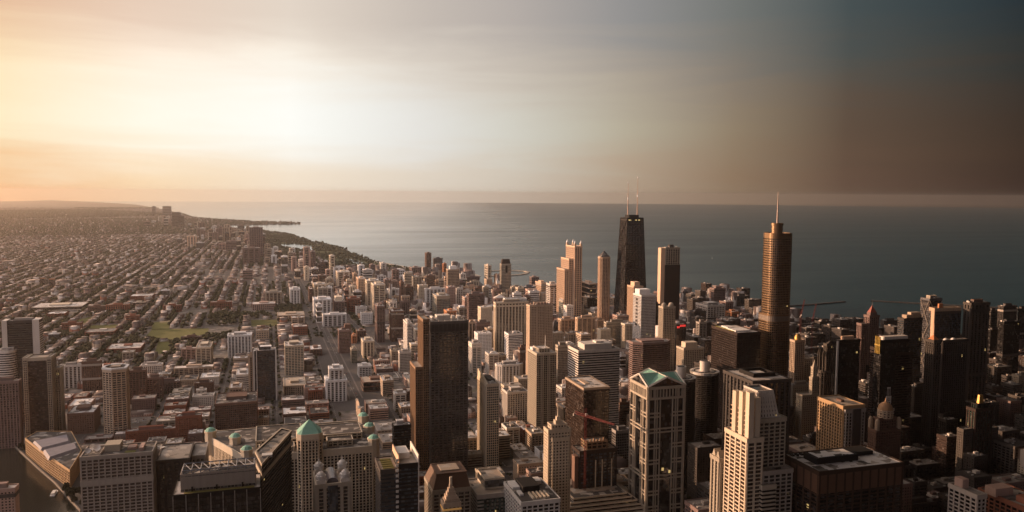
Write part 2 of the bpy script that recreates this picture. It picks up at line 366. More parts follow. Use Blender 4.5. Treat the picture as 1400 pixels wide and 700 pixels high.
def T(label, xl, xm, xr, yt, yb=None, style='grid', col='tan', g='dark', roof='grey', Y=None, name='office_tower', cat='tower', dep=None, plant=True, pcol=None, maxdep=75, bare=False, chamfer=0, **k):
    x0, x1, y0, y1, H = solve(xl, xm, xr, yt, yb, Y, dep, maxdep)
    D = math.hypot(x0, y0); lod = 1 if D < 2300 else (1.6 if D < 3400 else 2.6)
    b = B(name, label, cat, x0, x1, y0, y1, H, lod); b.col = col; b.style = style
    if bare: return b
    if chamfer:
        q = chamfer; poly = [(x0+q, y0), (x1-q, y0), (x1, y0+q), (x1, y1-q), (x1-q, y1), (x0+q, y1), (x0, y1-q), (x0, y0+q)]
    else: poly = rect(x0, x1, y0, y1)
    hp = b.px[2]-b.px[1]
    if D > 3000 or hp < 16:      # a few pixels: one mesh with wall, glazing, roof materials
        m = MB(); m.loft(poly, 0, poly, H, 1, topm=2); facade(m, poly, 0, H-.5, style, lod*1.2 if D > 3500 else lod)
        if plant: m.box(b.X(.3), b.X(.7), b.Y(.3), b.Y(.7), H-.5, H+4.5, 0)
        o = m.build(name, [wallmat(col), gl(g), roofmat(roof)], None, (b.cx, b.cy, 0))
        o['label'] = label; o['category'] = cat
        bpy.data.objects.remove(b.root); b.root = o
    else:
        b.mass(poly, 0, H, style, col, g, roof)
        if plant and style not in ('blank',) and H > 60 and b.rnd.random() < .45:
            pdm = max(ST[style][2], ST[style][5])+.1; bc = b.rnd.choice([col, 'dgrey', 'conc'])
            for q_ in ((.97,), (.35, .96), (.6,), (.5, .97))[b.rnd.randrange(4)]: sb = MB(); sb.ring(poly, H*q_-7, H*q_-2.5, 0, pdm); sb.build('service_band', wallmat(bc), b.root)
        if plant: b.plant(H, pcol or col, h=5.5)
    return b
# ------------------------------------------------------------------ setting: lake, land, haze
def sheet(name, poly, z, mat, kind='structure', z0=None):
    vs = [Vector((x, y, 0)) for x, y in poly]; tr = tessellate_polygon([vs]); me = bpy.data.meshes.new(name)
    v = [(x, y, z) for x, y in poly]; f = []
    for t in tr:
        a, b, c_ = (vs[i] for i in t); f.append(tuple(t) if (b-a).cross(c_-a).z > 0 else tuple(reversed(t)))
    if z0 is not None:
        n = len(v); v += [(x, y, z0) for x, y in poly]; k = len(poly)
        for i in range(k): f.append((i, (i+1) % k, n+(i+1) % k, n+i))
    me.from_pydata(v, [], f); me.materials.append(mat); me.update()
    o = bpy.data.objects.new(name, me); COL.objects.link(o)
    if kind: o['kind'] = kind
    return o
FAR = 34500.0
# water
m, t, b = newmat('lake_water')
tcn = N(t, 'ShaderNodeTexCoord'); mpn = N(t, 'ShaderNodeMapping'); mpn.inputs['Scale'].default_value = (1, 1.6, 1); t.links.new(tcn.outputs['Object'], mpn.inputs[0])
n1 = N(t, 'ShaderNodeTexNoise'); n1.inputs['Scale'].default_value = .035; n1.inputs['Detail'].default_value = 9; n1.inputs['Roughness'].default_value = .68; t.links.new(mpn.outputs[0], n1.inputs[0])
n2 = N(t, 'ShaderNodeTexNoise'); n2.inputs['Scale'].default_value = .0011; n2.inputs['Detail'].default_value = 4; t.links.new(mpn.outputs[0], n2.inputs[0])
bm = N(t, 'ShaderNodeBump'); bm.inputs['Strength'].default_value = .5; bm.inputs['Distance'].default_value = 3.5; t.links.new(n1.outputs[0], bm.inputs['Height']); t.links.new(bm.outputs[0], b.inputs['Normal'])
t.links.new(mixc(t, n2.outputs[0], (.006, .024, .030), (.011, .034, .040)), b.inputs['Base Color'])
mp3 = N(t, 'ShaderNodeMapping'); mp3.inputs['Scale'].default_value = (.0004, .0028, 1); mp3.inputs['Rotation'].default_value = (0, 0, .5); t.links.new(tcn.outputs['Object'], mp3.inputs[0])
n3 = N(t, 'ShaderNodeTexNoise'); n3.inputs['Scale'].default_value = 1; n3.inputs['Detail'].default_value = 7; t.links.new(mp3.outputs[0], n3.inputs[0])
sw = N(t, 'ShaderNodeSeparateXYZ'); t.links.new(tcn.outputs['Object'], sw.inputs[0])
wind = N(t, 'ShaderNodeMapRange', interpolation_type='SMOOTHSTEP'); wind.inputs['From Min'].default_value = -1200; wind.inputs['From Max'].default_value = 2600
t.links.new(math_(t, 'ADD', math_(t, 'SUBTRACT', sw.outputs[0], math_(t, 'MULTIPLY', sw.outputs[1], .25)), math_(t, 'MULTIPLY', n3.outputs[0], 900)), wind.inputs[0])
t.links.new(math_(t, 'ADD', math_(t, 'MULTIPLY', wind.outputs[0], .30), math_(t, 'MULTIPLY', n3.outputs[0], .20)), b.inputs['Roughness'])
t.links.new(math_(t, 'ADD', .10, math_(t, 'MULTIPLY', wind.outputs[0], .7)), bm.inputs['Strength']); b.inputs['IOR'].default_value = 1.33
WATER = m
sheet('lake', circ(0, 0, FAR, 96), -1.6, WATER)
coast = [(70,273.6),(110,275.2),(150,277.2),(186,279.6),(215,284.5),(250,292),(262,296.5),(290,299.5),(330,301.5),(352,303),(385,303.6),(411,304.6),(410,306.2),(380,306.4),(352,307.2),(340,307.6),(314,307.6),
 (310,310.5),(330,313.6),(362,315.8),(378,317.5),(395,320),(404,322.5),(418,327),(430,331),(441,332),(452,336),(475,340.5),(476,344),(484,348),(495,351),(505,354.5),(520,358),(530,360),
 (545,363),(560,365.3),(575,367.3),(592,369.3),(612,370.5),(637,371.6),(648,374),(657,377),(655,384),(664,392),(700,398),(760,402),(850,405),(925,404),(940,405),(975,409),(1010,413),(1040,421),
 (1085,447),(1112,450),(1160,457),(1182,470),(1240,473),(1300,478),(1400,486),(1560,500)]
cg = [G(x, y) for x, y in coast]
# the far end of the coast runs to the edge of the sheet
def onrim(px, r=FAR*.995):
    d = ray(px, 262); h = math.hypot(d.x, d.y); return (d.x/h*r, d.y/h*r)
r0 = onrim(20)
rim = [(FAR*.995*math.sin(a), FAR*.995*math.cos(a)) for a in np.linspace(math.radians(-170), math.atan2(r0[0], r0[1]), 24)]
land = rim + cg + [(3200, 300), (4200, -3000), (5200, -9000), (3000, -33000)]
def inpoly(x, y, pl):
    r = False; j = len(pl)-1
    for i in range(len(pl)):
        xi, yi = pl[i]; xj, yj = pl[j]
        if (yi > y) != (yj > y) and x < (xj-xi)*(y-yi)/(yj-yi)+xi: r = not r
        j = i
    return r
m, t, b = newmat('ground_asphalt')
tcn = N(t, 'ShaderNodeTexCoord')
n1 = N(t, 'ShaderNodeTexNoise'); n1.inputs['Scale'].default_value = .02; n1.inputs['Detail'].default_value = 8; t.links.new(tcn.outputs['Object'], n1.inputs[0])
n2 = N(t, 'ShaderNodeTexVoronoi'); n2.inputs['Scale'].default_value = .012; t.links.new(tcn.outputs['Object'], n2.inputs[0])
sxy = N(t, 'ShaderNodeSeparateXYZ'); t.links.new(tcn.outputs['Object'], sxy.inputs[0])
farf = N(t, 'ShaderNodeMapRange'); farf.inputs['From Min'].default_value = 12000; farf.inputs['From Max'].default_value = 20000; t.links.new(sxy.outputs[1], farf.inputs[0])
near = mixc(t, n1.outputs[0], (.04, .036, .034), (.085, .076, .070))
sepc = N(t, 'ShaderNodeSeparateColor'); t.links.new(n2.outputs['Color'], sepc.inputs[0])
farc = mixc(t, math_(t, 'POWER', sepc.outputs[0], 2.5), (.035, .042, .024), (.22, .18, .14))
t.links.new(mixc(t, farf.outputs[0], near, farc), b.inputs['Base Color']); b.inputs['Roughness'].default_value = .9
sheet('ground', land, 0, m, z0=-1.7)
GRASS = plainmat('grass_olive', (.105, .105, .028), .95, 0, .02, .4)
m, t, b = newmat('block_paving'); tcn = N(t, 'ShaderNodeTexCoord')
n1 = N(t, 'ShaderNodeTexNoise'); n1.inputs['Scale'].default_value = .045; n1.inputs['Detail'].default_value = 7; t.links.new(tcn.outputs['Object'], n1.inputs[0])
t.links.new(ramp(t, n1.outputs[0], [(.35, (.05, .055, .03)), (.48, (.10, .09, .08)), (.6, (.16, .14, .125)), (.7, (.30, .27, .24))]), b.inputs['Base Color']); b.inputs['Roughness'].default_value = .9
PAVE = m
# ponds, river, fields
def gp(l): return [G(x, y) for x, y in l]
river = gp([(-60,588),(0,596),(14,607),(49,640),(73,661),(108,700),(150,745),(175,800),(20,800),(14,700),(0,664),(-30,640),(-60,650)])
lag = [gp([(382,334.5),(405,333),(425,336),(431,344),(417,341.5),(400,340),(388,338)]), gp([(468,353),(486,355),(503,361),(501,363.2),(485,359.8),(471,356)]),
       gp([(424,345.5),(429,345),(431,350),(427,350)])]
RIVERM, t, b = newmat('river_water'); b.inputs['Base Color'].default_value = (.018, .018, .014, 1); b.inputs['Specular IOR Level'].default_value = .12; b.inputs['Roughness'].default_value = .12
tcn = N(t, 'ShaderNodeTexCoord'); n1 = N(t, 'ShaderNodeTexNoise'); n1.inputs['Scale'].default_value = .25; n1.inputs['Detail'].default_value = 6; t.links.new(tcn.outputs['Object'], n1.inputs[0])
bm = N(t, 'ShaderNodeBump'); bm.inputs['Strength'].default_value = .3; bm.inputs['Distance'].default_value = .5; t.links.new(n1.outputs[0], bm.inputs['Height']); t.links.new(bm.outputs[0], b.inputs['Normal'])
sheet('river', river, .06, RIVERM)
for p_ in lag: sheet('lagoon', p_, .3, RIVERM)
fields = [gp(l) for l in ([(196,464),(208,450),(286,449),(281,461),(262,462),(249,464),(226,466)], [(216,467),(239,467),(232,484),(211,484)], [(209,441),(233,438),(231,450),(207,451)],
   [(124,445),(161,444),(155,454),(119,452)], [(101,438),(133,432),(122,442),(103,443)], [(343,437.5),(378,437),(381,446),(344,446)])]
for p_ in fields: sheet('field', p_, .35, GRASS)
sheet('field', gp([(219,439),(234,437),(233,440),(218,441.5)]), .5, plainmat('sand_infield', (.42,.33,.20), .95))
park = gp([(364,317.5),(378,319),(404,324),(430,332.5),(452,337),(476,344),(505,355),(555,366),(596,370),(560,377),(520,374),(490,374),(462,366),(442,356),(432,350),(400,351),(364,347),(356,330)])
sheet('park', park, .2, plainmat('park_grass', (.07, .075, .035), .95, 0, .006, .45))
beach = gp([(505,354.4),(520,357.8),(545,362.8),(575,367.2),(612,370.4),(637,371.5),(648,373.9),(657,376.9),(654,379),(640,375.5),(600,372.6),(560,368),(520,360.5),(503,356.4)])
sheet('beach', beach, .3, plainmat('beach_sand', (.42,.36,.28), .95))
# streets
SX, SY, OX, OY = 104.0, 132.0, -95.0, 60.0
av = [((487,545),(440,445),(402,372),(384,340)), ((520,480),(476,438),(452,402),(434,382))]
aves = [[G(*p_) for p_ in a] for a in av]
def segd(x, y, a, b_):
    dx, dy = b_[0]-a[0], b_[1]-a[1]; q = max(0, min(1, ((x-a[0])*dx+(y-a[1])*dy)/(dx*dx+dy*dy))); return math.hypot(x-a[0]-q*dx, y-a[1]-q*dy)
def avd(x, y): return min(segd(x, y, a[i], a[i+1]) for a in aves for i in range(len(a)-1))
def strip(pts, w, z, off=0):
    v = []; 
    for i, p_ in enumerate(pts):
        a = pts[max(0, i-1)]; b_ = pts[min(len(pts)-1, i+1)]; dx, dy = b_[0]-a[0], b_[1]-a[1]; l = math.hypot(dx, dy); nx, ny = dy/l, -dx/l
        v += [(p_[0]+nx*(off-w), p_[1]+ny*(off-w), z), (p_[0]+nx*(off+w), p_[1]+ny*(off+w), z)]
    return v
def strips(name, items, mat):
    vs, fs = [], []
    for v in items:
        n = len(vs); vs += v
        for i in range(0, len(v)-2, 2): fs.append((n+i, n+i+2, n+i+3, n+i+1) if False else (n+i+1, n+i+3, n+i+2, n+i))
    me = bpy.data.meshes.new(name); me.from_pydata(vs, [], fs); me.materials.append(mat); me.update(); o = bpy.data.objects.new(name, me); COL.objects.link(o); o['kind'] = 'structure'
    return o
ROAD = plainmat('road_asphalt', (.075,.067,.063), .85, 0, .03, .25); MARK = plainmat('road_paint', (.6,.57,.5), .8)
strips('road', [strip(a, (10, 8)[i_], .22) for i_, a in enumerate(aves)], ROAD)
strips('pavement', [strip(a, 1.5, .3, o_) for a in aves for o_ in (-12.5, 12.5)], plainmat('kerb_concrete', (.15,.13,.12), .9))
ln = []
for a in aves:
    for i in range(len(a)-1):
        L = math.hypot(a[i+1][0]-a[i][0], a[i+1][1]-a[i][1]); k = int(L/12)
        for j in range(k):
            q0, q1 = j/k, (j+.45)/k; ln.append(strip([tuple(a[i][c_]+(a[i+1][c_]-a[i][c_])*q for c_ in (0, 1)) for q in (q0, q1)], .25, .23))
strips('road_markings', ln, MARK)
def inview(x, y, z=0, mg=40):
    p_ = P(x, y, z); return -mg < p_[0] < 1400+mg and p_[1] < 740 and p_[2] > 0
WAT = [river]+lag
def blocked_water(x, y): return not inpoly(x, y, land) or any(inpoly(x, y, w) for w in WAT)
# raised blocks between the streets
pv = MB(); blocks = []
for j in range(4, 160):
    for i in range(-90, 30):
        bx, by = OX+i*SX, OY+j*SY
        if by > 20500: break
        cx, cy = bx+SX/2, by+SY/2
        if not (inview(cx, cy, 0, 90) or inview(cx, cy, 60, 90)): continue
        if not inpoly(cx, cy, land): continue
        hw = 8.5
        if any(blocked_water(x, y) for x in (bx+hw, cx, bx+SX-hw) for y in (by+hw, cy, by+SY-hw)) or inpoly(cx, cy, park): continue
        if avd(cx, cy) < 60 and by < 4200:
            if avd(cx, cy) > 20: blocks.append((bx+hw, bx+SX-hw, by+hw, by+SY-hw))
            continue
        pv.box(bx+hw, bx+SX-hw, by+hw, by+SY-hw, 0.0, .15); blocks.append((bx+hw, bx+SX-hw, by+hw, by+SY-hw))
o = pv.build('pavement', PAVE); o['kind'] = 'structure'
mk = []
for i in range(-14, 14):
    x = OX+i*SX
    for j in range(0, 190):
        y = 900+j*12
        if y < 2600 and inview(x, y) and inpoly(x, y, land) and avd(x, y) > 25 and not any(inpoly(x, y, w) for w in WAT): mk.append([(x-.2, y, .05), (x+.2, y, .05), (x-.2, y+5, .05), (x+.2, y+5, .05)])
strips('road_markings', mk, MARK)
# air
mh = bpy.data.materials.new('haze_air'); mh.use_nodes = True; th = mh.node_tree; th.nodes.clear()
pvn = N(th, 'ShaderNodeVolumePrincipled'); pvn.inputs['Color'].default_value = (.96, .85, .78, 1); pvn.inputs['Density'].default_value = HAZE_D; pvn.inputs['Anisotropy'].default_value = HAZE_G
ho = N(th, 'ShaderNodeOutputMaterial'); th.links.new(pvn.outputs[0], ho.inputs['Volume'])
hz = MB(); hz.box(-36000, 36000, -36000, 36000, -2.7, 460, bottom=True); o = hz.build('haze', mh); o['kind'] = 'stuff'; mh.cycles.homogeneous_volume = True

# unseen cloud slab, added to block sky light over downtown and the east
m, t, b = newmat('added_cloud_grey'); b.inputs['Base Color'].default_value = (.30, .29, .29, 1); b.inputs['Roughness'].default_value = 1; b.inputs['Specular IOR Level'].default_value = 0
cl_ = MB(); rc = random.Random(3)
top_ = []; 
edge = [(0,-12000),(-600,-4000),(-1500,-600),(-900,780),(0,1000),(420,1350),(760,1750),(1250,1950),(2100,2000),(3000,1500),(4500,900),(7000,-2000),(8000,-9000),(5000,-13000)]
def smoothpoly(p, it=2):
    for _ in range(it):
        q = []
        for i in range(len(p)):
            a, c_ = p[i], p[(i+1) % len(p)]; q += [(a[0]*.75+c_[0]*.25, a[1]*.75+c_[1]*.25), (a[0]*.25+c_[0]*.75, a[1]*.25+c_[1]*.75)]
        p = q
    return p
e_ = smoothpoly(edge); e_ = [(x+rc.uniform(-50, 50), y+rc.uniform(-50, 50)) for x, y in e_]; cx_, cy_ = 2900, -4200
def shr(k): return [(cx_+(x-cx_)*k, cy_+(y-cy_)*k) for x, y in e_]
lv = [(.92, 940), (.97, 970), (1.0, 1050), (.98, 1160), (.93, 1250)]
for (k0, z0_), (k1, z1_) in zip(lv[:-1], lv[1:]): cl_.loft(shr(k0), z0_, shr(k1), z1_, 0, top=False)
cl_.cone(shr(.93), 1250, (cx_, cy_, 1450)); n_ = len(cl_.f); cl_.cone(shr(.92), 940, (cx_, cy_, 860)); cl_.f[n_:] = [tuple(reversed(f_)) for f_ in cl_.f[n_:]]
o = cl_.build('added_cloud', m, smooth=True); o['kind'] = 'stuff'; o['label'] = 'unseen grey bank added to block sky light over the downtown and lake shore'; o['category'] = 'added_cloud'
# ================================================================== landmark towers
MET = plainmat('dark_metal', (.05,.045,.045), .5, .3); WMET = plainmat('white_metal', (.66,.64,.61), .5, .1)
COPPER = plainmat('green_copper', (.20,.42,.34), .7, 0, .2, .25); BRASS = plainmat('gilt', (.38,.24,.08), .4, .6)
def lampmat(name, rgb, e):
    k = ('e', name)
    if k in MATS: return MATS[k]
    m, t, b = newmat(name); b.inputs['Base Color'].default_value = (*rgb, 1); b.inputs['Emission Color'].default_value = (*rgb, 1); b.inputs['Emission Strength'].default_value = e
    MATS[k] = m; return m
# metal bands with the sun's gold reflection put into their colour
PAL['sungold_band'] = (.20,.13,.075); gm = wallmat('sungold_band', .34); gm.node_tree.nodes['Principled BSDF'].inputs['Metallic'].default_value = .6
# --- tapered black tower with two masts
x0, x1, y0, y1, H = solve(850, 856.5, 878, 298, Y=2195)
b = B('skyscraper', 'tall tapering black tower with two white-tipped antennas, against the lake', 'tower', x0-8, x1+8, y0-6, y1+6, H, 1.3); HAN = b
cx, cy = (x0+x1)/2, (y0+y1)/2; w1 = (x1-x0)/2; d1 = 24; e = ray(843, 390); w0 = w1*1.52; d0 = 38
mbw = MB(); mbw.loft(rect(cx-w0, cx+w0, cy-d0, cy+d0), 0, rect(cx-w1, cx+w1, cy-d1, cy+d1), H); o = mbw.build('glazing', gl('black'), b.root)
fr = MB(); NF = 50
def tp(u, z):  # half sizes at height
    q = z/H; return (w0+(w1-w0)*q, d0+(d1-d0)*q)
for i in range(NF):
    z = H*i/NF; a = tp(0, z); fr.ring(rect(cx-a[0], cx+a[0], cy-a[1], cy+a[1]), z, z+H/NF*.4, -.6, .35)
for s_ in (-1, 1):
    for f in np.linspace(-1, 1, 7):
        fr.bar((cx+f*w0, cy+s_*d0, 0), (cx+f*w1, cy+s_*d1, H), 1.1); fr.bar((cx+s_*w0, cy+f*d0, 0), (cx+s_*w1, cy+f*d1, H), 1.1)
fr.ring(rect(cx-w1, cx+w1, cy-d1, cy+d1), H-9, H+1, -.4, .8); fr.build('steel_frame', wallmat('black'), b.root)
xb = MB()
for k in range(5):
    z0, z1 = H*k/5, H*(k+1)/5-4; a, c_ = tp(0, z0), tp(0, z1)
    xb.bar((cx-a[0], cy-a[1]-.8, z0), (cx+c_[0], cy-c_[1]-.8, z1), .9); xb.bar((cx+a[0], cy-a[1]-.8, z0), (cx-c_[0], cy-c_[1]-.8, z1), .9)
    xb.bar((cx-a[0]-.8, cy-a[1], z0), (cx-c_[0]-.8, cy+c_[1], z1), .9); xb.bar((cx-a[0]-.8, cy+a[1], z0), (cx-c_[0]-.8, cy-c_[1], z1), .9)
xb.build('cross_bracing', wallmat('dbrown'), b.root)
lb = MB(); lb.ring(rect(cx-w1, cx+w1, cy-d1, cy+d1), H-7.5, H-5, 0, .95); lbo = lb.build('lit_floor', MET, b.root)
for u0, u1 in ((.05, .22), (.48, .58), (.68, .78)):
    q = MB(); q.box(cx-w1+2*w1*u0, cx-w1+2*w1*u1, cy-d1-1.3, cy-d1-1.0, H-7.2, H-5.2); q.build('lamp_strip', lampmat('lit_yellow', (1, .75, .3), .7), lbo)
m = MB(); m.box(cx-w1*.62, cx+w1*.62, cy-d1*.6, cy+d1*.6, H, H+9); m.build('penthouse', wallmat('black'), b.root)
for px_, pt in ((858.3, 249), (871.3, 242)):
    d = ray(px_, 290); xx = cy*d.x/d.y; d2 = ray(px_, pt); zt = EYE+d2.z/d2.y*cy
    a = MB(); zz = H+9; a.loft(circ(xx, cy, 2.0, 8), zz, circ(xx, cy, 1.6, 8), zz+(zt-zz)*.22); a.loft(circ(xx, cy, 1.2, 8), zz+(zt-zz)*.22, circ(xx, cy, .9, 8), zz+(zt-zz)*.65)
    a.loft(circ(xx, cy, .7, 6), zz+(zt-zz)*.65, circ(xx, cy, .35, 6), zt); ao = a.build('antenna', plainmat('mast_rust', (.50,.33,.24), .5), b.root)
    r_ = MB(); r_.loft(circ(xx, cy, 1.9, 8), zz+(zt-zz)*.47, circ(xx, cy, 1.9, 8), zz+(zt-zz)*.53); r_.loft(circ(xx, cy, 1.5, 8), zt-3, circ(xx, cy, 1.5, 8), zt-.2); r_.build('beacon', plainmat('beacon_white', (.85,.85,.85), .4), ao)
# --- curved glass tower with spire (right)
def rounded(x0, x1, y0, y1, r, n=6):
    out = []
    for cx_, cy_, a0 in ((x1-r, y0+r, -90), (x1-r, y1-r, 0), (x0+r, y1-r, 90), (x0+r, y0+r, 180)):
        for i in range(n+1): a = R(a0+90*i/n); out.append((cx_+r*math.cos(a), cy_+r*math.sin(a)))
    return out
x0, x1, y0, y1, H = solve(1040.5, 1059, 1087, 320, Y=1105, maxdep=60)
b = B('skyscraper', 'curved silver glass tower with a stepped top and needle spire, lit gold on its side', 'tower', x0-4, x1+2, y0-4, y1+4, H); TRU = b
pA = rounded(x0, x1, y0, y1, 12); pB = rounded(x0-2, x1-1, y0-2, y1+4, 12)
zb = H*.62
b.mass(pB, 0, zb, 'bands', 'sungold_band', 'bronze'); b.mass(pA, zb, H, 'bands', 'sungold_band', 'bronze', cap=7)
sil = MB(); sil.ring(pB, zb-10, zb-1.5, 0, .9); sil.build('louvre_band', plainmat('silver_louvre', (.15,.125,.105), .4, .2), b.root)
vf = MB()
for pl, za, zz in ((pA, zb, H), (pB, 0, zb)):
    k = len(pl)
    for i in range(k):
        p, q = pl[i], pl[(i+1) % k]; L = math.hypot(q[0]-p[0], q[1]-p[1]); u = ((q[0]-p[0])/L, (q[1]-p[1])/L)
        for t_ in np.arange(0, L, 3): vf.obox(p, u, (u[1], -u[0]), t_, t_+.3, 0, .75, za, zz-4)
vf.build('mullion', plainmat('steel_mullion', (.24,.175,.115), .35, .7), b.root)  # warm tint puts the gold sun reflection into the steel
px0, px1 = x0+(x1-x0)*.22, x0+(x1-x0)*.68; pc = ((px0+px1)/2, (y0+y1)/2); rr = (px1-px0)/2
m = MB(); m.loft(circ(*pc, rr, 20), H, circ(*pc, rr, 20), H+16, 0); m.ring(circ(*pc, rr, 20), H+13, H+17, -.5, 1.0); m.ring(circ(*pc, rr, 20), H+7, H+8.5, 0, .8); dr = m.build('drum', wallmat('sungold_band'), b.root)
d2 = ray(1062, 262); zt = EYE+d2.z/math.hypot(d2.x, d2.y)*math.hypot(*pc)
m = MB(); m.loft(circ(*pc, 1.6, 8), H+16, circ(*pc, .35, 8), zt); m.build('spire', plainmat('spire_metal', (.42,.34,.30), .4, .4), b.root)
# --- big black box (west face lit) and its white-roofed company
AMA = T('broad brown-black slab with a white and yellow plant roof, beside the needle-spired tower', 964.6, 1008, 1039.5, 456, Y=1085, style='fine', col='dbrown', g='black', roof='pale', plant=False)
AMA.box('penthouse', .1, .75, .15, .5, AMA.H, AMA.H+2.5, 'white'); AMA.box('penthouse', .2, .5, .55, .8, AMA.H, AMA.H+3, 'white'); AMA.box('roof_strip', .02, .12, .2, .9, AMA.H, AMA.H+1.2, 'lime', mat=plainmat('yellow_strip', (.42,.36,.08), .7))
# --- pier-lined dark block with a pale roof and dark sunken plant
LEO = T('dark office block with upright ribs, pale roof rim and black sunken roof plant', 990, 1029.5, 1080.5, 522, Y=845, style='fins', col='dgrey', g='black', roof='pale', plant=False)
m = MB(); m.ring(LEO.R(.25, .85, .3, .8), LEO.H, LEO.H+5, -3, 0); lo = m.build('plant_screen', wallmat('black'), LEO.root); m = MB(); m.box(LEO.X(.4), LEO.X(.7), LEO.Y(.45), LEO.Y(.65), LEO.H, LEO.H+3); m.build('rooftop_unit', WMET, LEO.root)
# --- tower with green gabled roof and white megagrid
x0, x1, y0, y1, H = solve(862, 886, 937, 530, Y=848)
b = B('skyscraper', 'dark glass tower in a pale stone grid under a green cross-gabled roof', 'tower', x0, x1, y0, y1, H); WAC = b
q = 3.2; core = [(x0+q, y0), (x1-q, y0), (x1-q, y0+q), (x1, y0+q), (x1, y1-q), (x0, y1-q), (x0, y0+q), (x0+q, y0+q)]
m = MB(); m.loft(rect(x0+1, x1-1, y0+1, y1-1), 0, rect(x0+1, x1-1, y0+1, y1-1), H, 0); m.build('glazing', gl('black'), b.root)
fr = MB(); LM = 'limestone'
def frame_face(p, u, nr, L):
    # double verticals and paired horizontals
    for a in (0, .04, .20, .255, .335, .665, .745, .80, .96, 1.0):
        w = 1.5 if a in (0, 1.0) else .95
        t_ = a*L; fr.obox(p, u, nr, max(0, t_-w/2), min(L, t_+w/2), -1.05, .9, 0, H-1)
    z = 10; k = 0
    while z < H-24:
        for zz in (z, z+4.4): fr.obox(p, u, nr, 0, L*.335, -1.0, .7, zz, zz+1.5); fr.obox(p, u, nr, L*.665, L, -1.0, .7, zz, zz+1.5)
        if k % 3 == 0:
            for zz in (z, z+4.4): fr.obox(p, u, nr, L*.335, L*.665, -1.0, .68, zz, zz+1.5)
        z += 19.2; k += 1
    fr.obox(p, u, nr, 0, L, -1.0, 1.1, H-3, H+.5); fr.obox(p, u, nr, 0, L, -1.0, 1.0, H-15.5, H-13)
    for i in range(1, 12): fr.obox(p, u, nr, L*i/12-.6, L*i/12+.6, -1.0, .6, H-13, H-3)
frame_face((x0, y0), (1, 0), (0, -1), x1-x0); frame_face((x0, y1), (0, -1), (-1, 0), y1-y0); frame_face((x1, y0), (0, 1), (1, 0), y1-y0); frame_face((x1, y1), (-1, 0), (0, 1), x1-x0)
fr.build('stone_frame', wallmat('stone'), b.root)
cx, cy, W2, D2 = (x0+x1)/2, (y0+y1)/2, (x1-x0)/2, (y1-y0)/2; g = 11.5
m = MB()
def tri(*a): n = len(m.v); m.v += list(a); m.f.append(tuple(range(n, n+len(a)))); m.m.append(0)
c4 = dict(sw=(x0, y0, H+.5), se=(x1, y0, H+.5), nw=(x0, y1, H+.5), ne=(x1, y1, H+.5)); ct = (cx, cy, H+g)
ms, mn, mw, me_ = (cx, y0, H+g), (cx, y1, H+g), (x0, cy, H+g), (x1, cy, H+g)
for a, p1, p2 in (('sw', ms, mw), ('se', me_, ms), ('ne', mn, me_), ('nw', mw, mn)): tri(c4[a], p1, ct); tri(c4[a], ct, p2)
ro = m.build('gable_roof', COPPER, b.root)
m = MB()
for a, p1, p2 in (('sw', ms, 'se'), ('nw', mw, 'sw'), ('se', me_, 'ne'), ('ne', mn, 'nw')): tri(c4[a], c4[p2], (p1[0], p1[1], p1[2]-.1))
m.build('pediment', gl('black'), b.root)
m = MB()
for a, p1, p2, n_ in (('sw', ms, 'se', (0, -.4, 0)), ('nw', mw, 'sw', (-.4, 0, 0)), ('se', me_, 'ne', (.4, 0, 0)), ('ne', mn, 'nw', (0, .4, 0))):
    for aa in (a, p2):
        A, Bq = Vector(c4[aa])+Vector(n_), Vector(p1)+Vector(n_); m.bar(A, Bq, .9); m.bar(A+Vector((-n_[0]*8, -n_[1]*8, -.2)), Bq+Vector((-n_[0]*8, -n_[1]*8, -.2)), .35)
for A, Bq in ((ms, mn), (mw, me_)): m.bar(A, Bq, .35)
m.build('pediment_trim', wallmat('offwhite'), b.root)
# --- twin round corn-cob towers
for (pl, pr, pt, Yy, lab) in ((944, 983, 507, 1005, 'round dark balcony tower with white core drum, taller-looking right one of the round pair'), (911, 951, 515, 975, 'round balcony tower with white core drum, half hidden behind the green gabled tower')):
    d = ray((pl+pr)/2, pt); X = Yy*d.x/d.y; H = EYE+d.z/d.y*Yy; D = P(X, Yy, H)[2]; r = (pr-pl)/2/FPX*D
    b = B('round_tower', lab, 'tower', X-r, X+r, Yy-r, Yy+r, H)
    m = MB(); m.loft(circ(X, Yy, r*.80, 32), 0, circ(X, Yy, r*.80, 32), H-1, 0); m.build('glazing', gl('black'), b.root)
    m = MB(); nf = 58
    for i in range(20, nf):
        z = H*i/nf; m.ring(circ(X, Yy, r*.86, 32), z, z+.5, -2.2, r*.14-.3)
    lobes = []
    for i in range(16):
        a = 2*math.pi*i/16
        for dz in (-.09, 0, .09): pass
        m.loft(circ(X+r*.9*math.cos(a), Yy+r*.9*math.sin(a), .45, 4), 0, circ(X+r*.9*math.cos(a), Yy+r*.9*math.sin(a), .45, 4), H-1)
    m.build('balcony_slab', wallmat('dgrey'), b.root)
    m = MB(); m.ring(circ(X, Yy, r*.9, 32), H-3, H+.4, -.8, r*.11); m.loft(circ(X, Yy, r*.86, 32), H-1, circ(X, Yy, r*.86, 32), H); m.build('roof', roofmat('pale'), b.root)
    m = MB(); m.ring(circ(X, Yy, r*.72, 32), H, H+.7, -.5, .5); m.build('roof_rim', wallmat('black'), b.root)
    m = MB(); m.loft(circ(X, Yy, r*.34, 20), H, circ(X, Yy, r*.34, 20), H+14); m.ring(circ(X, Yy, r*.34, 20), H+12.6, H+14.8, -.5, .2); co = m.build('core_drum', wallmat('offwhite'), b.root)
    m = MB(); m.loft(circ(X, Yy, r*.22, 12), H+14, circ(X, Yy, r*.22, 12), H+15.2); m.build('lid', MET, co)
    MAR = b
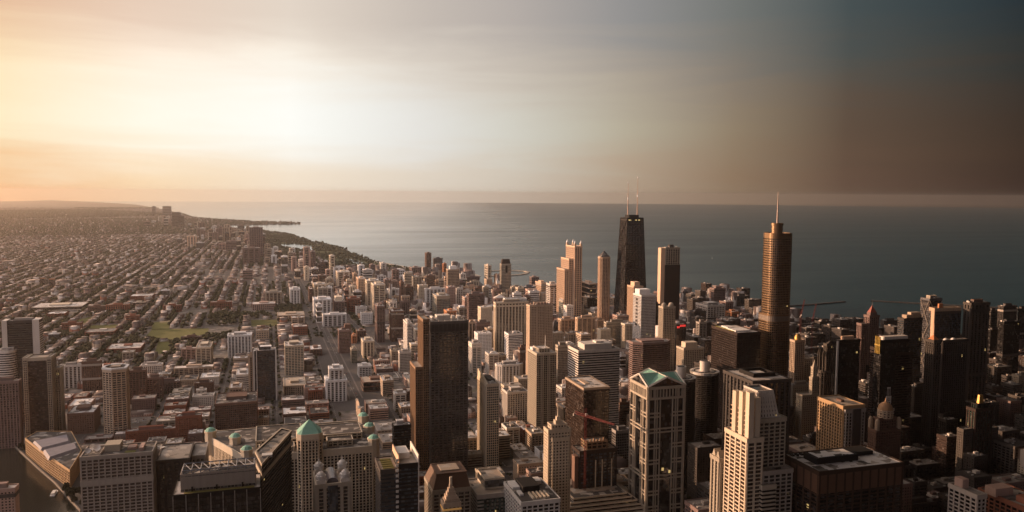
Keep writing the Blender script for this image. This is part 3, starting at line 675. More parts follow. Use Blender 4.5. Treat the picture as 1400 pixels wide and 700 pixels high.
# --- stepped white tower with fins (right foreground)
x0, x1, y0, y1, H = solve(991, 1021, 1084, 622, Y=640, maxdep=60)
e = ray(1043, 602); 
b = B('skyscraper', 'cream stepped tower with sunlit fins and a sloping checkered crown, front right', 'tower', x0, x1, y0, y1, H); FIN = b
def zat(px, py, y=None): d = ray(px, py); return EYE+d.z/d.y*(y or y0)
hh = zat(1084, 622); h2 = zat(1022, 601); h3 = zat(1050, 572); htop = zat(1050, 545)
b.mass(b.R(.36, 1, .0, 1), 0, hh-14, 'grid', 'conc', 'black', 'pale'); b.mass(b.R(0, .34, .0, 1), 0, h2, 'wide', 'cream', 'bronze', 'pale'); b.mass(b.R(.30, .58, -.12, .0), 0, hh-26, 'bands', 'stone', 'black', 'pale', name='bay')  # south masses greyer than the cream west: shade put into colour
b.mass(b.R(.345, .95, .25, .95), hh-13.8, h3-4, 'grid', 'stone', 'black', 'pale')
pl0 = b.R(.345, .80, .3, .9); pl1 = b.R(.345, .66, .3, .9); m = MB(); m.loft(pl0, h3-4, pl1, htop+4); m.build('crown', gl('black'), b.root)
m = MB()
for i in range(7):
    q = i/6; zz = h3-3+(htop+4-h3+3)*q; u1_ = .80-.14*q; m.ring(b.R(.345, u1_, .3, .9), zz-.8, zz+1.2, -.3, .7)
for f in np.linspace(0, 1, 8):
    m.bar((b.X(.345+(.80-.345)*f), b.Y(.3)-.5, h3-4), (b.X(.345+(.66-.345)*f), b.Y(.3)-.5, htop+4), .85); m.bar((b.X(.345), b.Y(.3+.6*f), h3-4), (b.X(.345), b.Y(.3+.6*f), htop+4), .85)
m.build('crown_grid', wallmat('offwhite'), b.root)
for k, (v0, v1, hq) in enumerate(((.0, .16, 0), (.30, .46, 2), (.60, .76, 4))):
    b.box('fin', .02, .13, v0, v1, h2, htop+7-hq, 'cream'); b.box('fin', .17, .28, v0+.03, v1+.03, h2, htop+1-hq, 'cream')
m = MB()
for i in range(int((htop-h2-8)/4.5)): m.box(b.X(.05), b.X(.30), b.Y(.05), b.Y(.9), h2+2+i*4.5, h2+2.6+i*4.5)
m.build('terrace_slab', wallmat('peach'), b.root)
# --- small pilaster tower beside it
g_ = T('slim dark tower with white upright ribs and little gables, left of the stepped cream tower', 973, 984, 993, 628, Y=690, style='fins', col='stone', g='black', plant=False)
for v in (0, .5): 
    m = MB(); pl = g_.R(0, 1, v, v+.48); n_ = len(m.v); zc = g_.H
    m.v += [(pl[0][0], pl[0][1], zc), (pl[0][0], pl[3][1], zc), (pl[0][0], (pl[0][1]+pl[3][1])/2, zc+8), (pl[1][0], pl[1][1], zc), (pl[1][0], pl[2][1], zc), (pl[1][0], (pl[1][1]+pl[2][1])/2, zc+8)]
    m.f += [(0, 2, 1), (3, 4, 5), (0, 3, 5, 2), (1, 2, 5, 4)]; m.m += [0]*4; m.build('gable', wallmat('stone'), g_.root)
# --- sunlit ribbed box, black box
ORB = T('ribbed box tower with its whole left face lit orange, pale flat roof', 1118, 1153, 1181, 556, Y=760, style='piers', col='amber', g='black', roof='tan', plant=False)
ORB.mass(rect(ORB.x0+1.5, ORB.x1-.5, ORB.y0-2.6, ORB.y0-1.1), 0, ORB.H-4, 'piers', 'grey', 'black', name='shade_front'); ORB.box('panel', .35, .72, -.12, -.09, 0, ORB.H-3, 'dgrey'); ORB.box('rooftop_unit', .4, .55, .4, .6, ORB.H, ORB.H+2.5, 'brown')  # grey front shades the south side by colour; amber paints the sunlit face
BLK = T('massive rust-black box tower with bay frames and a white roof, lower right', 1071, 1120, 1234, 646, Y=610, style='wide', col='bronze', g='black', roof='white', plant=False, maxdep=60)
BLK.box('plant_screen', .12, .62, .35, .72, BLK.H, BLK.H+6, 'black'); BLK.box('roof', .16, .58, .39, .68, BLK.H+6, BLK.H+6.4, 'white', mat=roofmat('white')); BLK.box('plant_screen', .66, .9, .55, .85, BLK.H, BLK.H+4, 'black')
for i in range(8): BLK.box('rooftop_unit', .04+i*.055, .07+i*.055, .85, .93, BLK.H, BLK.H+1.6, 'black')
m = MB(); m.ring(BLK.R(0, 1, 0, 1), BLK.H-21, BLK.H-2, 0, .5); m.build('louvre_band', plainmat('rust_panel', (.10, .055, .035), .7), BLK.root)
# --- white block and orange block, lower right corner
w_ = T('grey-white gridded apartment block with a roof box, lower right corner', 1297, 1336, 1348, 678, Y=560, style='grid', col='conc', g='black', roof='grey', plant=False, maxdep=90)
w_.box('penthouse', .1, .8, .55, .85, w_.H, w_.H+9, 'pink'); 
w2 = T('orange-lit arcaded block right of the white gridded one, at the corner', 1337, 1400, 1440, 694, Y=548, style='grid', col='brick', g='black', roof='grey', plant=False, maxdep=90)
w2.box('penthouse', -.1, .5, .55, .8, w2.H, w2.H+8, 'pink'); w2.box('penthouse', .2, .9, .1, .3, w2.H, w2.H+6, 'brick')
# --- 900-ish tower with four lanterns
b = T('tan stone tower crowned by pointed lanterns with stepped shoulders, left of the pyramid-topped one', 773, 786, 795.7, 337, Y=2290, style='piers', col='peach', g='grey', plant=False); NIN = b
for u in (.08, .92):
    for v in (.06, .94):
        b.box('lantern', u-.12, u+.12, v-.05, v+.05, b.H, b.H+9, 'tan'); b.pyramid(u-.12, u+.12, v-.05, v+.05, b.H+9, 10, wallmat('white'), 'lantern_cap')
for k, (a, c_, yt_) in enumerate(((768, 773.3, 352), (763, 768.3, 366))):
    dd = ray(a, yt_); hz_ = EYE+dd.z/dd.y*b.y1
    b.mass(rect(b.x0-14*(k+1), b.x0-14*k-.3, b.y0+12, b.y1+6), 0, hz_, 'piers', 'peach', 'grey')
# --- octagonal tower with dark pyramid roof
b = T('slender tan tower with a dark pyramid roof, left of the tapering black tower', 817, 821.5, 835, 352, Y=2010, style='piers', col='peach', g='bronze', plant=False, chamfer=5)
b.pyramid(.03, .97, .03, .97, b.H+1, 17, roofmat('dark'), 'pyramid_roof'); b.mast(.5, .5, b.H+17, 8)
PYR = b
# --- tower with pale crown over brown shaft
b = T('broad brown tower whose ribbed upper floors are pale, right of the tapering black tower', 906, 910.5, 929.5, 339, Y=2035, style='piers', col='stone', g='dark', roof='pale', plant=False); WTP = b
hz_ = zat(920, 362, b.y0); m = MB(); m.ring(b.R(0, 1, 0, 1), 0, hz_, 0, 1.6); m.build('lower_cladding', wallmat('dbrown'), b.root); b.box('wing', -.32, -.02, .1, 1, 0, b.H, 'peach'); b.plant(b.H, 'dgrey', (.3, .6), (.2, .7), 8)
# --- the big dark slab with sunlit setbacks, centre
b = T('big black slab tower with orange-lit setbacks on its left edge, centre foreground', 579.5, 588.5, 639.5, 441, 648, style='grid', col='charcoal', g='dark', roof='tan', plant=False); BIG = b
b.mass(rect(b.x0-9, b.x0-.4, b.y0+8, b.y1), 0, b.H+3, 'fine', 'umber', 'black', 'tan'); b.mass(rect(b.x0-20, b.x0-9.4, b.y0+10, b.y1+5), 0, zat(565, 503, b.y0+10), 'fine', 'umber', 'black', 'tan')  # umber walls put the orange sunlight into the setbacks' colour
m = MB(); m.ring(b.R(0, 1, 0, 1), b.H-13.5, b.H-2, 0, .7); m.build('crown_band', wallmat('dgrey'), b.root)
for i, (u0, u1) in enumerate(((.1, .16), (.24, .42), (.44, .6), (.68, .74), (.82, .9))): b.box('penthouse', u0, u1, .35, .65, b.H, b.H+(7 if i in (1, 2) else 5), 'offwhite')
for i in range(6): b.mast(.05+i*.17, .04, b.H, 4.5, .5, WMET, 'cooling_pipe')
# --- cream deco tower with mast
b = T('cream stone deco tower with a stepped crown and small mast, near the red crane', 744, 750, 780, 589, Y=835, style='punched', col='cream', g='brown', roof='tan', plant=False); DEC = b
b.mass(b.R(.16, .84, .1, .9), b.H+.1, b.H+5, 'punched', 'cream', 'brown'); b.box('crown', .36, .66, .2, .7, b.H+5, b.H+10, 'cream'); b.box('crown', .43, .59, .3, .6, b.H+10, b.H+14, 'cream'); b.mast(.51, .45, b.H+14, 13, 1.0, wallmat('cream'), 'spire')
b.mass(rect(b.X(.14), b.X(.88), b.y0-3, b.y0-.6), 0, b.H-9, 'punched', 'cream', 'brown', name='front_bay')
# --- huge merchandise hall with corner turrets and central tower
Yq = 1005
d = ray(440, 615); xe = None
def XP(px, py, Y): d_ = ray(px, py); return Y*d_.x/d_.y
Hm = EYE+ray(440, 616).z/ray(440, 616).y*Yq
xw, xe2 = XP(336, 620, Yq), XP(517, 612, Yq); A_ = (XP(288, 600, Yq+95), Yq+95); pl = [(xw, Yq), (xe2-7, Yq), (xe2, Yq+8), (xe2, Yq+120), (A_[0]-4, Yq+120), A_]
b = B('market_hall', 'vast cream stone warehouse block with green-capped corner turrets', 'building', A_[0], xe2, Yq, Yq+120, Hm); MART = b
b.mass(pl, 0, Hm, 'piers', 'lime', 'black', 'dark', cap=8)
for (a0, a1, v0, v1, h_) in ((.28, .55, .25, .8, 9), (.62, .92, .3, .7, 8), (.30, .50, .05, .2, 6), (.70, .85, .1, .25, 7)):
    b.mass(b.R(a0, a1, v0, v1), Hm-.1, Hm+h_, 'grid', 'lime', 'dark', 'dark')
b.box('rooftop_unit', .36, .45, .14, .22, Hm, Hm+3, 'brick'); b.box('roof', .30, .42, .82, .98, Hm+.1, Hm+1.5, 'white', mat=roofmat('white'))
for (x, y) in ((xw+1, Yq+3), A_, (A_[0]+32, Yq+60), (xe2-5, Yq+6), (xe2-4, Yq+62), (xe2-6, Yq+114)):
    m = MB(); m.loft(circ(x, y, 7.4, 8, R(22.5)), Hm-22, circ(x, y, 7.4, 8, R(22.5)), Hm+9); tu = m.build('turret', wallmat('lime'), b.root)
    m = MB(); m.ring(circ(x, y, 7.4, 8, R(22.5)), Hm+7.5, Hm+9.3, -.4, .9); m.build('cornice', wallmat('cream'), tu)
    m = MB(); m.loft(circ(x, y, 7.1, 8, R(22.5)), Hm+9.3, circ(x, y, 4.4, 8, R(22.5)), Hm+12.4); m.cone(circ(x, y, 4.4, 8, R(22.5)), Hm+12.4, (x, y, Hm+14)); m.build('cap', COPPER, tu)
xt0, xt1 = XP(407, 600, Yq-6), XP(440.5, 600, Yq-6); Ht = EYE+ray(424, 593).z/ray(424, 593).y*Yq
q = 4.5; tw = [(xt0+q, Yq-6), (xt1-q, Yq-6), (xt1, Yq-6+q), (xt1, Yq+22-q), (xt1-q, Yq+22), (xt0+q, Yq+22), (xt0, Yq+22-q), (xt0, Yq-6+q)]
b.mass(tw, 0, Ht, 'piers', 'cream', 'black', 'tan', cap=6, name='central_tower')
m = MB(); ct = ((xt0+xt1)/2, Yq+8); m.loft(offs(tw, .2), Ht+1, offs(tw, -5.5), Ht+7, top=False); m.cone(offs(tw, -5.5), Ht+7, (ct[0], ct[1], Ht+16.5)); m.build('copper_roof', COPPER, b.root)
# --- postmodern block with four white cupolas
b = T('orange-edged stone tower with four white cupolas and a barrel-vaulted glass roof', 426.5, 432.5, 478.6, 664, Y=818, style='fins', col='stone', g='black', roof='tan', plant=False, maxdep=40); CUP = b
m = MB(); m.box(b.X(.33), b.X(.63), b.y0-1.8, b.y0-.2, 0, b.H-1); m.build('bay_window', gl('blue'), b.root)
for u in (.14, .86):
    for v in (.1, .9):
        x, y = b.X(u), b.Y(v); b.box('cupola_base', u-.13, u+.13, v-.1, v+.1, b.H, b.H+5, 'offwhite')
        m = MB(); m.loft(circ(x, y, 4.6, 8), b.H+5, circ(x, y, 4.6, 8), b.H+9); m.dome(x, y, b.H+9, 4.4, 4, 0, 12, 3); m.loft(circ(x, y, .8, 6), b.H+13, circ(x, y, .8, 6), b.H+15); m.ring(circ(x, y, 4.6, 8), b.H+8.3, b.H+9.3, -.3, .8)
        m.cone(circ(x, y, .5, 6), b.H+15, (x, y, b.H+18)); m.build('cupola', WMET, b.root)
        for k in range(6):
            a = k*math.pi/3; m = MB(); m.cone(circ(x+5*math.cos(a), y+5*math.sin(a), .5, 5), b.H+5, (x+5*math.cos(a), y+5*math.sin(a), b.H+8)); m.build('finial', WMET, b.root)
m = MB(); n = 10; xa, xb_ = b.X(.32), b.X(.66); r = (xb_-xa)/2; xm_ = (xa+xb_)/2; ys = (b.Y(.12), b.Y(.95))
for i in range(n):
    a0, a1 = math.pi*i/n, math.pi*(i+1)/n; m.quad((xm_+r*math.cos(a0), ys[0], b.H+r*math.sin(a0)*.9), (xm_+r*math.cos(a1), ys[0], b.H+r*math.sin(a1)*.9)[:3], (xm_+r*math.cos(a1), ys[1], b.H+r*math.sin(a1)*.9), (xm_+r*math.cos(a0), ys[1], b.H+r*math.sin(a0)*.9))
for y in ys: m.v += [(xm_+r*math.cos(math.pi*i/n), y, b.H+r*math.sin(math.pi*i/n)*.9) for i in range(n+1)]; m.f.append(tuple(range(len(m.v)-n-1, len(m.v)))); m.m.append(0)
m.build('glass_vault', plainmat('vault_glass', (.16,.15,.17), .3, .3), b.root)
# --- foreground row, left to right
b = T('wide grey gridded block with white satellite dishes on its roof, lower left', 109.5, 208, 214.5, 618, Y=965, style='grid', col='conc', g='brown', roof='dark', plant=False, maxdep=46); APP = b
zb_ = b.H*.72; m = MB(); m.ring(b.R(0, 1, 0, 1), zb_, zb_+6, 0, .95); m.build('service_band', wallmat('conc'), b.root)
b.box('penthouse', .30, .52, .35, .85, b.H, b.H+8, 'stone'); b.box('rooftop_unit', .62, .74, .4, .7, b.H, b.H+3, 'pink'); b.box('rooftop_unit', .80, .86, .2, .7, b.H, b.H+4, 'pink'); b.box('roof_garden', .6, .75, .1, .3, b.H, b.H+.5, 'green', mat=GRASS); b.box('partition', .26, .27, .05, .95, b.H, b.H+2.5, 'conc')
for (u, v, r) in ((.07, .3, 3.2), (.11, .62, 3.6), (.18, .5, 3.8)):
    x, y = b.X(u), b.Y(v); m = MB(); m.loft(circ(x, y, .5, 6), b.H, circ(x, y, .4, 6), b.H+3); n0 = len(m.v); c_ = Vector((x, y, b.H+4)); ax_ = Vector((.3, -.75, .6)).normalized(); a_ = ax_.orthogonal().normalized(); bb_ = ax_.cross(a_)
    for k in range(3):
        rr_ = r*(k+.02)/2; dz = .28*r*(k/2)**2
        for i in range(12): p_ = c_+ax_*dz+(a_*math.cos(i*math.pi/6)+bb_*math.sin(i*math.pi/6))*rr_; m.v.append(tuple(p_))
    for k in range(2):
        for i in range(12): m.f.append((n0+k*12+i, n0+k*12+(i+1) % 12, n0+(k+1)*12+(i+1) % 12, n0+(k+1)*12+i)); m.m.append(0)
    m.build('satellite_dish', plainmat('dish_white', (.8,.78,.75), .5), b.root)
b = T('dark low block with a wide blank grey roof, right of the dish-topped block', 215, 258, 266, 627, Y=985, style='fins', col='dgrey', g='black', roof='grey', plant=False, maxdep=60)
b.mass(rect(b.x1+1, b.x1+16, b.y0+20, b.y1+10), 0, b.H-4, 'piers', 'conc', 'black'); 
m = MB(); m.loft(circ(b.X(.02), b.Y(.8), 2.6, 12), b.H, circ(b.X(.02), b.Y(.8), 2.6, 12), b.H+2); m.build('tank', WMET, b.root)
# black glass block with louvred top
b = T('black glass office block with pale ribbed penthouse and truss roof, lower left', 236, 356, 358, 667, Y=770, style='curtain', col='black', g='black', roof='pale', plant=False, maxdep=40); GLS = b
m = MB()
for u in (.0, .145, .285, .425, .565, .70, .84, 1.0): x = b.X(u); m.box(x-.35, x+.35, b.y0-.9, b.y0-.3, 0, b.H)
m.build('steel_fin', plainmat('steel_fin', (.4,.38,.36), .4, .5), b.root)
b.box('roof_garden', .12, .93, .02, .16, b.H, b.H+.8, 'green', mat=plainmat('sedum_roof', (.16,.14,.035), .9, 0, .3, .4))
p_ = b.mass(b.R(.08, .94, .2, .75), b.H, b.H+16, 'curtain', 'conc', 'grey', 'dark', cap=1); 
m = MB(); m.box(b.X(.08), b.X(.94), b.Y(.2)-1.2, b.Y(.2)-.4, b.H+3, b.H+14.5); m.build('louvre_screen', wallmat('conc'), b.root)
for u in (.2, .48, .78): b.box('opening', u, u+.02, .15, .17, b.H+.1, b.H+5, 'black')
m = MB()
for i in range(9):
    u = .1+.83*i/8; m.bar((b.X(u), b.Y(.22), b.H+20), (b.X(u), b.Y(.74), b.H+20), .35); m.bar((b.X(u), b.Y(.22), b.H+16), (b.X(u), b.Y(.22), b.H+20), .35)
    if i < 8: m.bar((b.X(u), b.Y(.22), b.H+16.5), (b.X(u+.1), b.Y(.22), b.H+20), .25); m.bar((b.X(u), b.Y(.74), b.H+20), (b.X(u+.1), b.Y(.24), b.H+20), .25)
m.bar((b.X(.1), b.Y(.22), b.H+20), (b.X(.93), b.Y(.22), b.H+20), .4); m.bar((b.X(.1), b.Y(.74), b.H+20), (b.X(.93), b.Y(.74), b.H+20), .4); m.build('roof_truss', plainmat('truss_blue', (.16,.18,.22), .5, .3), b.root)
# angled dark wing
Ya, Yb = 800, 905
za = EYE+ray(358, 636).z/ray(358, 636).y*Ya
pts = [(XP(358, 636, Ya), Ya), (XP(398, 612, Yb), Yb)]
pl = [pts[0], pts[1], (pts[1][0]-10, Yb+12), (pts[0][0]-6, Ya+42)]
b = B('office_block', 'dark curved glass wing angled away, its top edge pale, left of the copper-topped tower', 'building', min(p[0] for p in pl), max(p[0] for p in pl), Ya, Yb+12, za)
b.mass(pl, 0, za, 'bands', 'black', 'black', 'tan', cap=1.2); m = MB(); m.ring(pl, za-14, za-9.5, 0, .9); m.ring(pl, za-1, za+1.6, -.8, 1.1); m.build('coping', wallmat('stone'), b.root)
m = MB(); m.box(pts[0][0]+0, pts[0][0]+10, Ya+22, Ya+30, za, za+2.5); m.build('rooftop_unit', WMET, b.root)
# dark tower with white roof behind
b = T('navy-dark tower with white roof plant, left of the big black slab', 537, 538.5, 561.5, 583, 668, style='bands', col='black', g='blue', roof='white', plant=False); b.plant(b.H, 'white', (.2, .6), (.4, .9), 6, 3)
# white-edged blade building
b = T('dark glass tower with two white blade walls and a striped roof terrace, bottom centre', 527, 545.5, 572, 636, Y=760, style='bands', col='black', g='blue', roof='grey', plant=False, maxdep=45); BLD = b
b.box('blade_wall', .98, 1.03, -.02, 1.0, 0, b.H+9, 'offwhite'); b.box('blade_wall', -.01, .04, .05, .95, b.H-20, b.H+8, 'peach'); b.box('penthouse', .1, .7, .4, .9, b.H, b.H+6, 'white')
lw = rect(b.x0-17, b.x0-.4, b.y0+6, b.y1); b.mass(lw, 0, b.H-6, 'bands', 'dgrey', 'blue', 'tan')
m = MB()
for i in range(5): m.box(b.x0-14, b.x0-3, b.y0+9+i*6.5, b.y0+13+i*6.5, b.H-6, b.H-5.2)
m.build('terrace_planting', GRASS, b.root)
m = MB()
for i in range(26): m.box(b.x0-3.2, b.x0-.5, b.y0-.8, b.y0-.2, 20+i*5.2, 22.6+i*5.2)
m.build('balcony_panel', WMET, b.root)
# brown mansard hall
b = T('brown stone office block with a steep mansard roof, bottom centre', 581, 592, 643, 672, Y=800, style='grid', col='stone', g='brown', roof='tan', plant=False, maxdep=55); MAN = b
m = MB(); m.loft(b.R(0, 1, 0, 1), b.H+1.2, b.R(.14, .94, .18, .9), b.H+15, 0); m.ring(b.R(.14, .94, .18, .9), b.H+14, b.H+15.6, -1, .6); m.build('mansard_roof', plainmat('mansard_brown', (.12,.072,.05), .7), b.root); b.box('roof', .3, .8, .35, .8, b.H+15.1, b.H+15.9, 'tan', mat=roofmat('tan'))
b = T('small stone tower with a stepped pyramid top, in front of the mansard roof', 604, 607, 629.5, 690, Y=720, style='punched', col='tan', g='brown', plant=False)
for i in range(5): b.box('stepped_roof', .07+.085*i, .93-.085*i, .07+.085*i, .93-.085*i, b.H+i*3.4, b.H+3.4+i*3.4, 'tan')
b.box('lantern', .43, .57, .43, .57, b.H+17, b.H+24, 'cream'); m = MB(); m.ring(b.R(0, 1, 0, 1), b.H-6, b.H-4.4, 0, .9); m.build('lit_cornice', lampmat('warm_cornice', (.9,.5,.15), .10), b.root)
# green stepped glass
b = T('green-tinted glass block with zigzag bays and a beige roof, bottom centre', 638, 653, 694, 678, Y=800, style='bands', col='conc', g='green', roof='tan', plant=False, maxdep=50); GRN = b
b.mass(b.R(.36, 1.02, .3, .95), b.H+.1, b.H+11, 'blank', 'lime', 'grey', 'tan'); 
m = MB()
for i in range(5): m.box(b.X(.2+.16*i), b.X(.28+.16*i), b.y0-2.4, b.y0, 0, b.H-5)
m.build('glass_bay', gl('green'), b.root)
# white grid with black roof
b = T('white gridded office block with a black roof and white roof plant, bottom centre', 689.5, 713, 765, 688, Y=740, style='grid', col='white', g='black', roof='dark', plant=False, maxdep=60); WGR = b
b.box('penthouse', .25, .7, .45, .9, b.H, b.H+6, 'black'); b.box('rooftop_unit', .05, .3, .62, .95, b.H, b.H+2.5, 'white'); b.box('rooftop_unit', .62, .9, .75, .95, b.H, b.H+4, 'white'); b.box('rooftop_unit', .1, .2, .3, .5, b.H, b.H+2, 'white')
for i in range(5): b.box('duct', .35+.1*i, .39+.1*i, .1, .38, b.H, b.H+2, 'cream')
# stepped ziggurat
Y0 = 850; xa, xb_ = XP(775, 699, Y0), XP(893, 700, Y0); hz0 = EYE+ray(830, 706).z/ray(830, 706).y*Y0
b = B('office_block', 'broad stepped building with bright terrace edges like a flattened pyramid, bottom centre', 'building', xa-8, xb_, Y0, Y0+80, hz0); ZIG = b
b.mass(b.R(0, 1, 0, 1), 0, hz0, 'bands', 'offwhite', 'black', 'dark')
for i in range(1, 6):
    u = .042*i; r_ = b.R(u, 1-u, .055*i, 1); b.mass(r_, hz0+(i-1)*3.3+.1, hz0+i*3.3, 'blank', 'cream', 'black', 'dark', cap=.9)
b.box('roof', .26, .72, .46, .7, hz0+16.5, hz0+17.1, 'tan', mat=roofmat('tan')); b.box('penthouse', .3, .9, .75, .98, hz0+16.6, hz0+20, 'tan'); b.box('skylight', .5, .62,   .8, .95, hz0+20, hz0+21, 'white')
# construction site and crane
b = T('half-built blue-clad block with an orange-lit open top floor, near the red crane', 783, 793, 843, 618, Y=900, style='grid', col='dbrown', g='blue', roof='tan', plant=False); CON = b
b.mass(b.R(.22, .78, .2, .9), b.H+.1, b.H+9, 'grid', 'umber', 'black', 'tan')
m = MB()
for u in (.42, .6, .86): m.box(b.X(u)-.6, b.X(u)+.6, b.y0-1.4, b.y0-.5, b.H-55, b.H-12)
m.build('white_column', wallmat('cream'), b.root)
for i in range(6): b.box('concrete_core', .25+.09*i, .28+.09*i, .3, .4, b.H+9, b.H+11+(i % 3), 'umber')
b.box('scaffold_side', -.12, -.02, .1, .5, 0, b.H-6, 'brown')
def crane(label, px, pb, pt, Y, jib, mat, cr=2.0):
    x = XP(px, pt, Y); z1 = EYE+ray(px, pt).z/ray(px, pt).y*Y; z0 = 0
    r_ = empty('tower_crane', (x, Y, 0)); tag(r_, label, 'crane'); m = MB(); s_ = cr
    for dx, dy in ((-s_/2, -s_/2), (s_/2, -s_/2), (s_/2, s_/2), (-s_/2, s_/2)): m.bar((x+dx, Y+dy, z0), (x+dx, Y+dy, z1), .15)
    z = z1-90 if z1 > 90 else 0; k = 0
    while z < z1-3: sgn = 1 if k % 2 else -1; m.bar((x-sgn*s_/2, Y-s_/2, z), (x+sgn*s_/2, Y-s_/2, z+3.5), .15); m.bar((x-s_/2, Y-sgn*s_/2, z), (x-s_/2, Y+sgn*s_/2, z+3.5), .15); z += 3.5; k += 1
    m.build('mast', mat, r_)
    (jx, jy), (kx, ky), Yj, Yk = jib
    a = Vector((XP(jx, jy, Yj), Yj, EYE+ray(jx, jy).z/ray(jx, jy).y*Yj)); c_ = Vector((XP(kx, ky, Yk), Yk, EYE+ray(kx, ky).z/ray(kx, ky).y*Yk)); m = MB(); u_ = (c_-a).normalized(); s2 = Vector((0, 0, 1)).cross(u_).normalized()*1.2; upv = Vector((0, 0, 2.6))
    m.bar(a-s2, c_-s2, .28); m.bar(a+s2, c_+s2, .28); m.bar(a+upv, c_+upv*.4, .28); L = (c_-a).length; n = int(L/4)
    for i in range(n): p0, p1 = a+u_*L*i/n, a+u_*L*(i+1)/n; m.bar(p0-s2, p0.lerp(p1, .5)+upv*(1-.6*i/n), .15); m.bar(p0.lerp(p1, .5)+upv*(1-.6*i/n), p1+s2, .15)
    m.build('jib', mat, r_)
    m = MB(); m.box(x-1.3, x+1.3, Y-3.2, Y-.9, z1-9, z1-6.4, bottom=True); m.build('cab', WMET, r_)
    q = a if (a-Vector((x, Y, a.z))).length < (c_-Vector((x, Y, c_.z))).length else c_; m = MB(); m.box(q.x-2, q.x+2, q.y-1.5, q.y+1.5, q.z-3, q.z, bottom=True); m.build('counterweight', plainmat('counterweight', (.3,.28,.26), .9), r_)
    return r_
REDC = plainmat('crane_red', (.13,.024,.02), .6)
crane('red tower crane standing over the half-built block', 801, 640, 558, 893, ((786, 565), (840, 581), 905, 850), REDC, 2.0)
crane('tall red luffing crane by the lake, left one of the distant pair', 1095, 450, 426, 1500, ((1095, 432), (1100, 410), 1500, 1504), REDC, 3)
crane('red luffing crane by the lake, right one of the distant pair', 1111, 452, 436, 1520, ((1110, 441), (1116, 416), 1520, 1524), REDC, 3)
# dark glass box with big white roof
b = T('bronze glass box with a pale flat roof edged in lit stone, behind the red crane', 773.5, 798.5, 833, 532, Y=925, style='curtain', col='dbrown', g='bronze', roof='pale', plant=False); BOX = b
m = MB(); m.ring(b.R(0, 1, 0, 1), b.H-1.5, b.H+1.2, -2.2, .9); m.build('coping', wallmat('tan'), b.root); b.box('roof_hatch', .3, .5, .35, .75, b.H, b.H+1.2, 'tan')
# banded black and white tower
b = T('black tower ringed by thin white floor bands with a low white penthouse', 777, 791, 847, 480, Y=1190, style='bands', col='offwhite', g='black', roof='dark', plant=False); BAN = b
b.box('penthouse', .18, .85, .15, .8, b.H, b.H+9, 'offwhite'); b.box('rooftop_unit', .5, .7, .3, .6, b.H+9, b.H+12, 'offwhite')
b = T('wide grey ribbon-windowed block with cut-off corners, behind the green gabled tower', 856, 870, 921, 470, Y=1330, style='bands', col='mauve', g='dark', roof='grey', chamfer=14, plant=False); b.box('roof', .2, .8, .2, .8, b.H, b.H+3, 'mauve')
# --- left edge
b = T('dark-striped slab tower framed by two white end walls, far left', 2.6, 53, 56.5, 438, 583, style='bands', col='dgrey', g='black', roof='dark', plant=False, dep=22); FL = b
for u0, u1 in ((-.01, .13), (.82, 1.01)): b.box('end_wall', u0, u1, -.06, 1.02, 0, b.H+1.5, 'offwhite')
b.box('penthouse', .3, .8, .3, .7, b.H, b.H+4, 'grey')
x0, x1, y0, y1, H = solve(-8, 19, 22, 480, 588, dep=32)
b = B('apartment_tower', 'round-cornered white tower with dark window bands, at the left picture edge', 'tower', x0, x1, y0, y1, H); b.mass(rounded(x0, x1, y0, y1, 12, 4), 0, H, 'bands', 'white', 'dark'); b.plant(H, 'white', (.3, .9), (.3, .8), 5)
b = T('brown brick tower under the white round-cornered one, left edge', -10, 25, 26.5, 521, 612, style='piers', col='mauve', g='brown', roof='tan', name='apartment_tower')
b = T('brown glass tower inside pale stone corner frames, left side', 31.7, 69.6, 79, 489, 597, style='bands', col='dbrown', g='brown', roof='tan', plant=False, dep=30); FRM = b
for u0, u1 in ((-.01, .14), (.86, 1.01)): b.mass(b.R(u0, u1, -.04, 1.02), 0, b.H+1, 'fine', 'stone', 'dark', 'tan')
m = MB(); m.ring(b.R(0, 1, 0, 1), b.H-4, b.H+1.5, -.5, .9); m.build('coping', wallmat('stone'), b.root); b.mass(rect(b.x1+.8, b.x1+9, b.y0+18, b.y1+8), 0, b.H-22, 'piers', 'lime', 'dark')
# round-ended tower with lit bands
yb_ = 597; g0 = G(150, yb_); b0 = solve(138, 160, 172.5, 507, yb_); x0, x1 = XP(138.5, 507, g0[1]), XP(172.5, 507, g0[1]); Hh = b0[4]
pl = [(x0, g0[1]+10), (x0+(x1-x0)*.42, g0[1]-2), (x1-1, g0[1]+3), (x1, g0[1]+24)] + [((x0+x1)/2+(x1-x0)/2*math.cos(a), g0[1]+24+12*math.sin(a)) for a in np.linspace(.3, math.pi-.3, 6)]
b = B('apartment_tower', 'gridded tower with a curved white roof rim and orange-lit corner, left of centre-left', 'tower', x0, x1, g0[1], g0[1]+36, Hh); RND = b
b.mass(pl, 0, Hh, 'grid', 'tan', 'dark', 'tan'); m = MB(); m.ring(pl, Hh+1.2, Hh+4, -3, 1.4); m.build('roof_rim', wallmat('white'), b.root); b.plant(Hh, 'tan', (.3, .7), (.4, .8), 4)
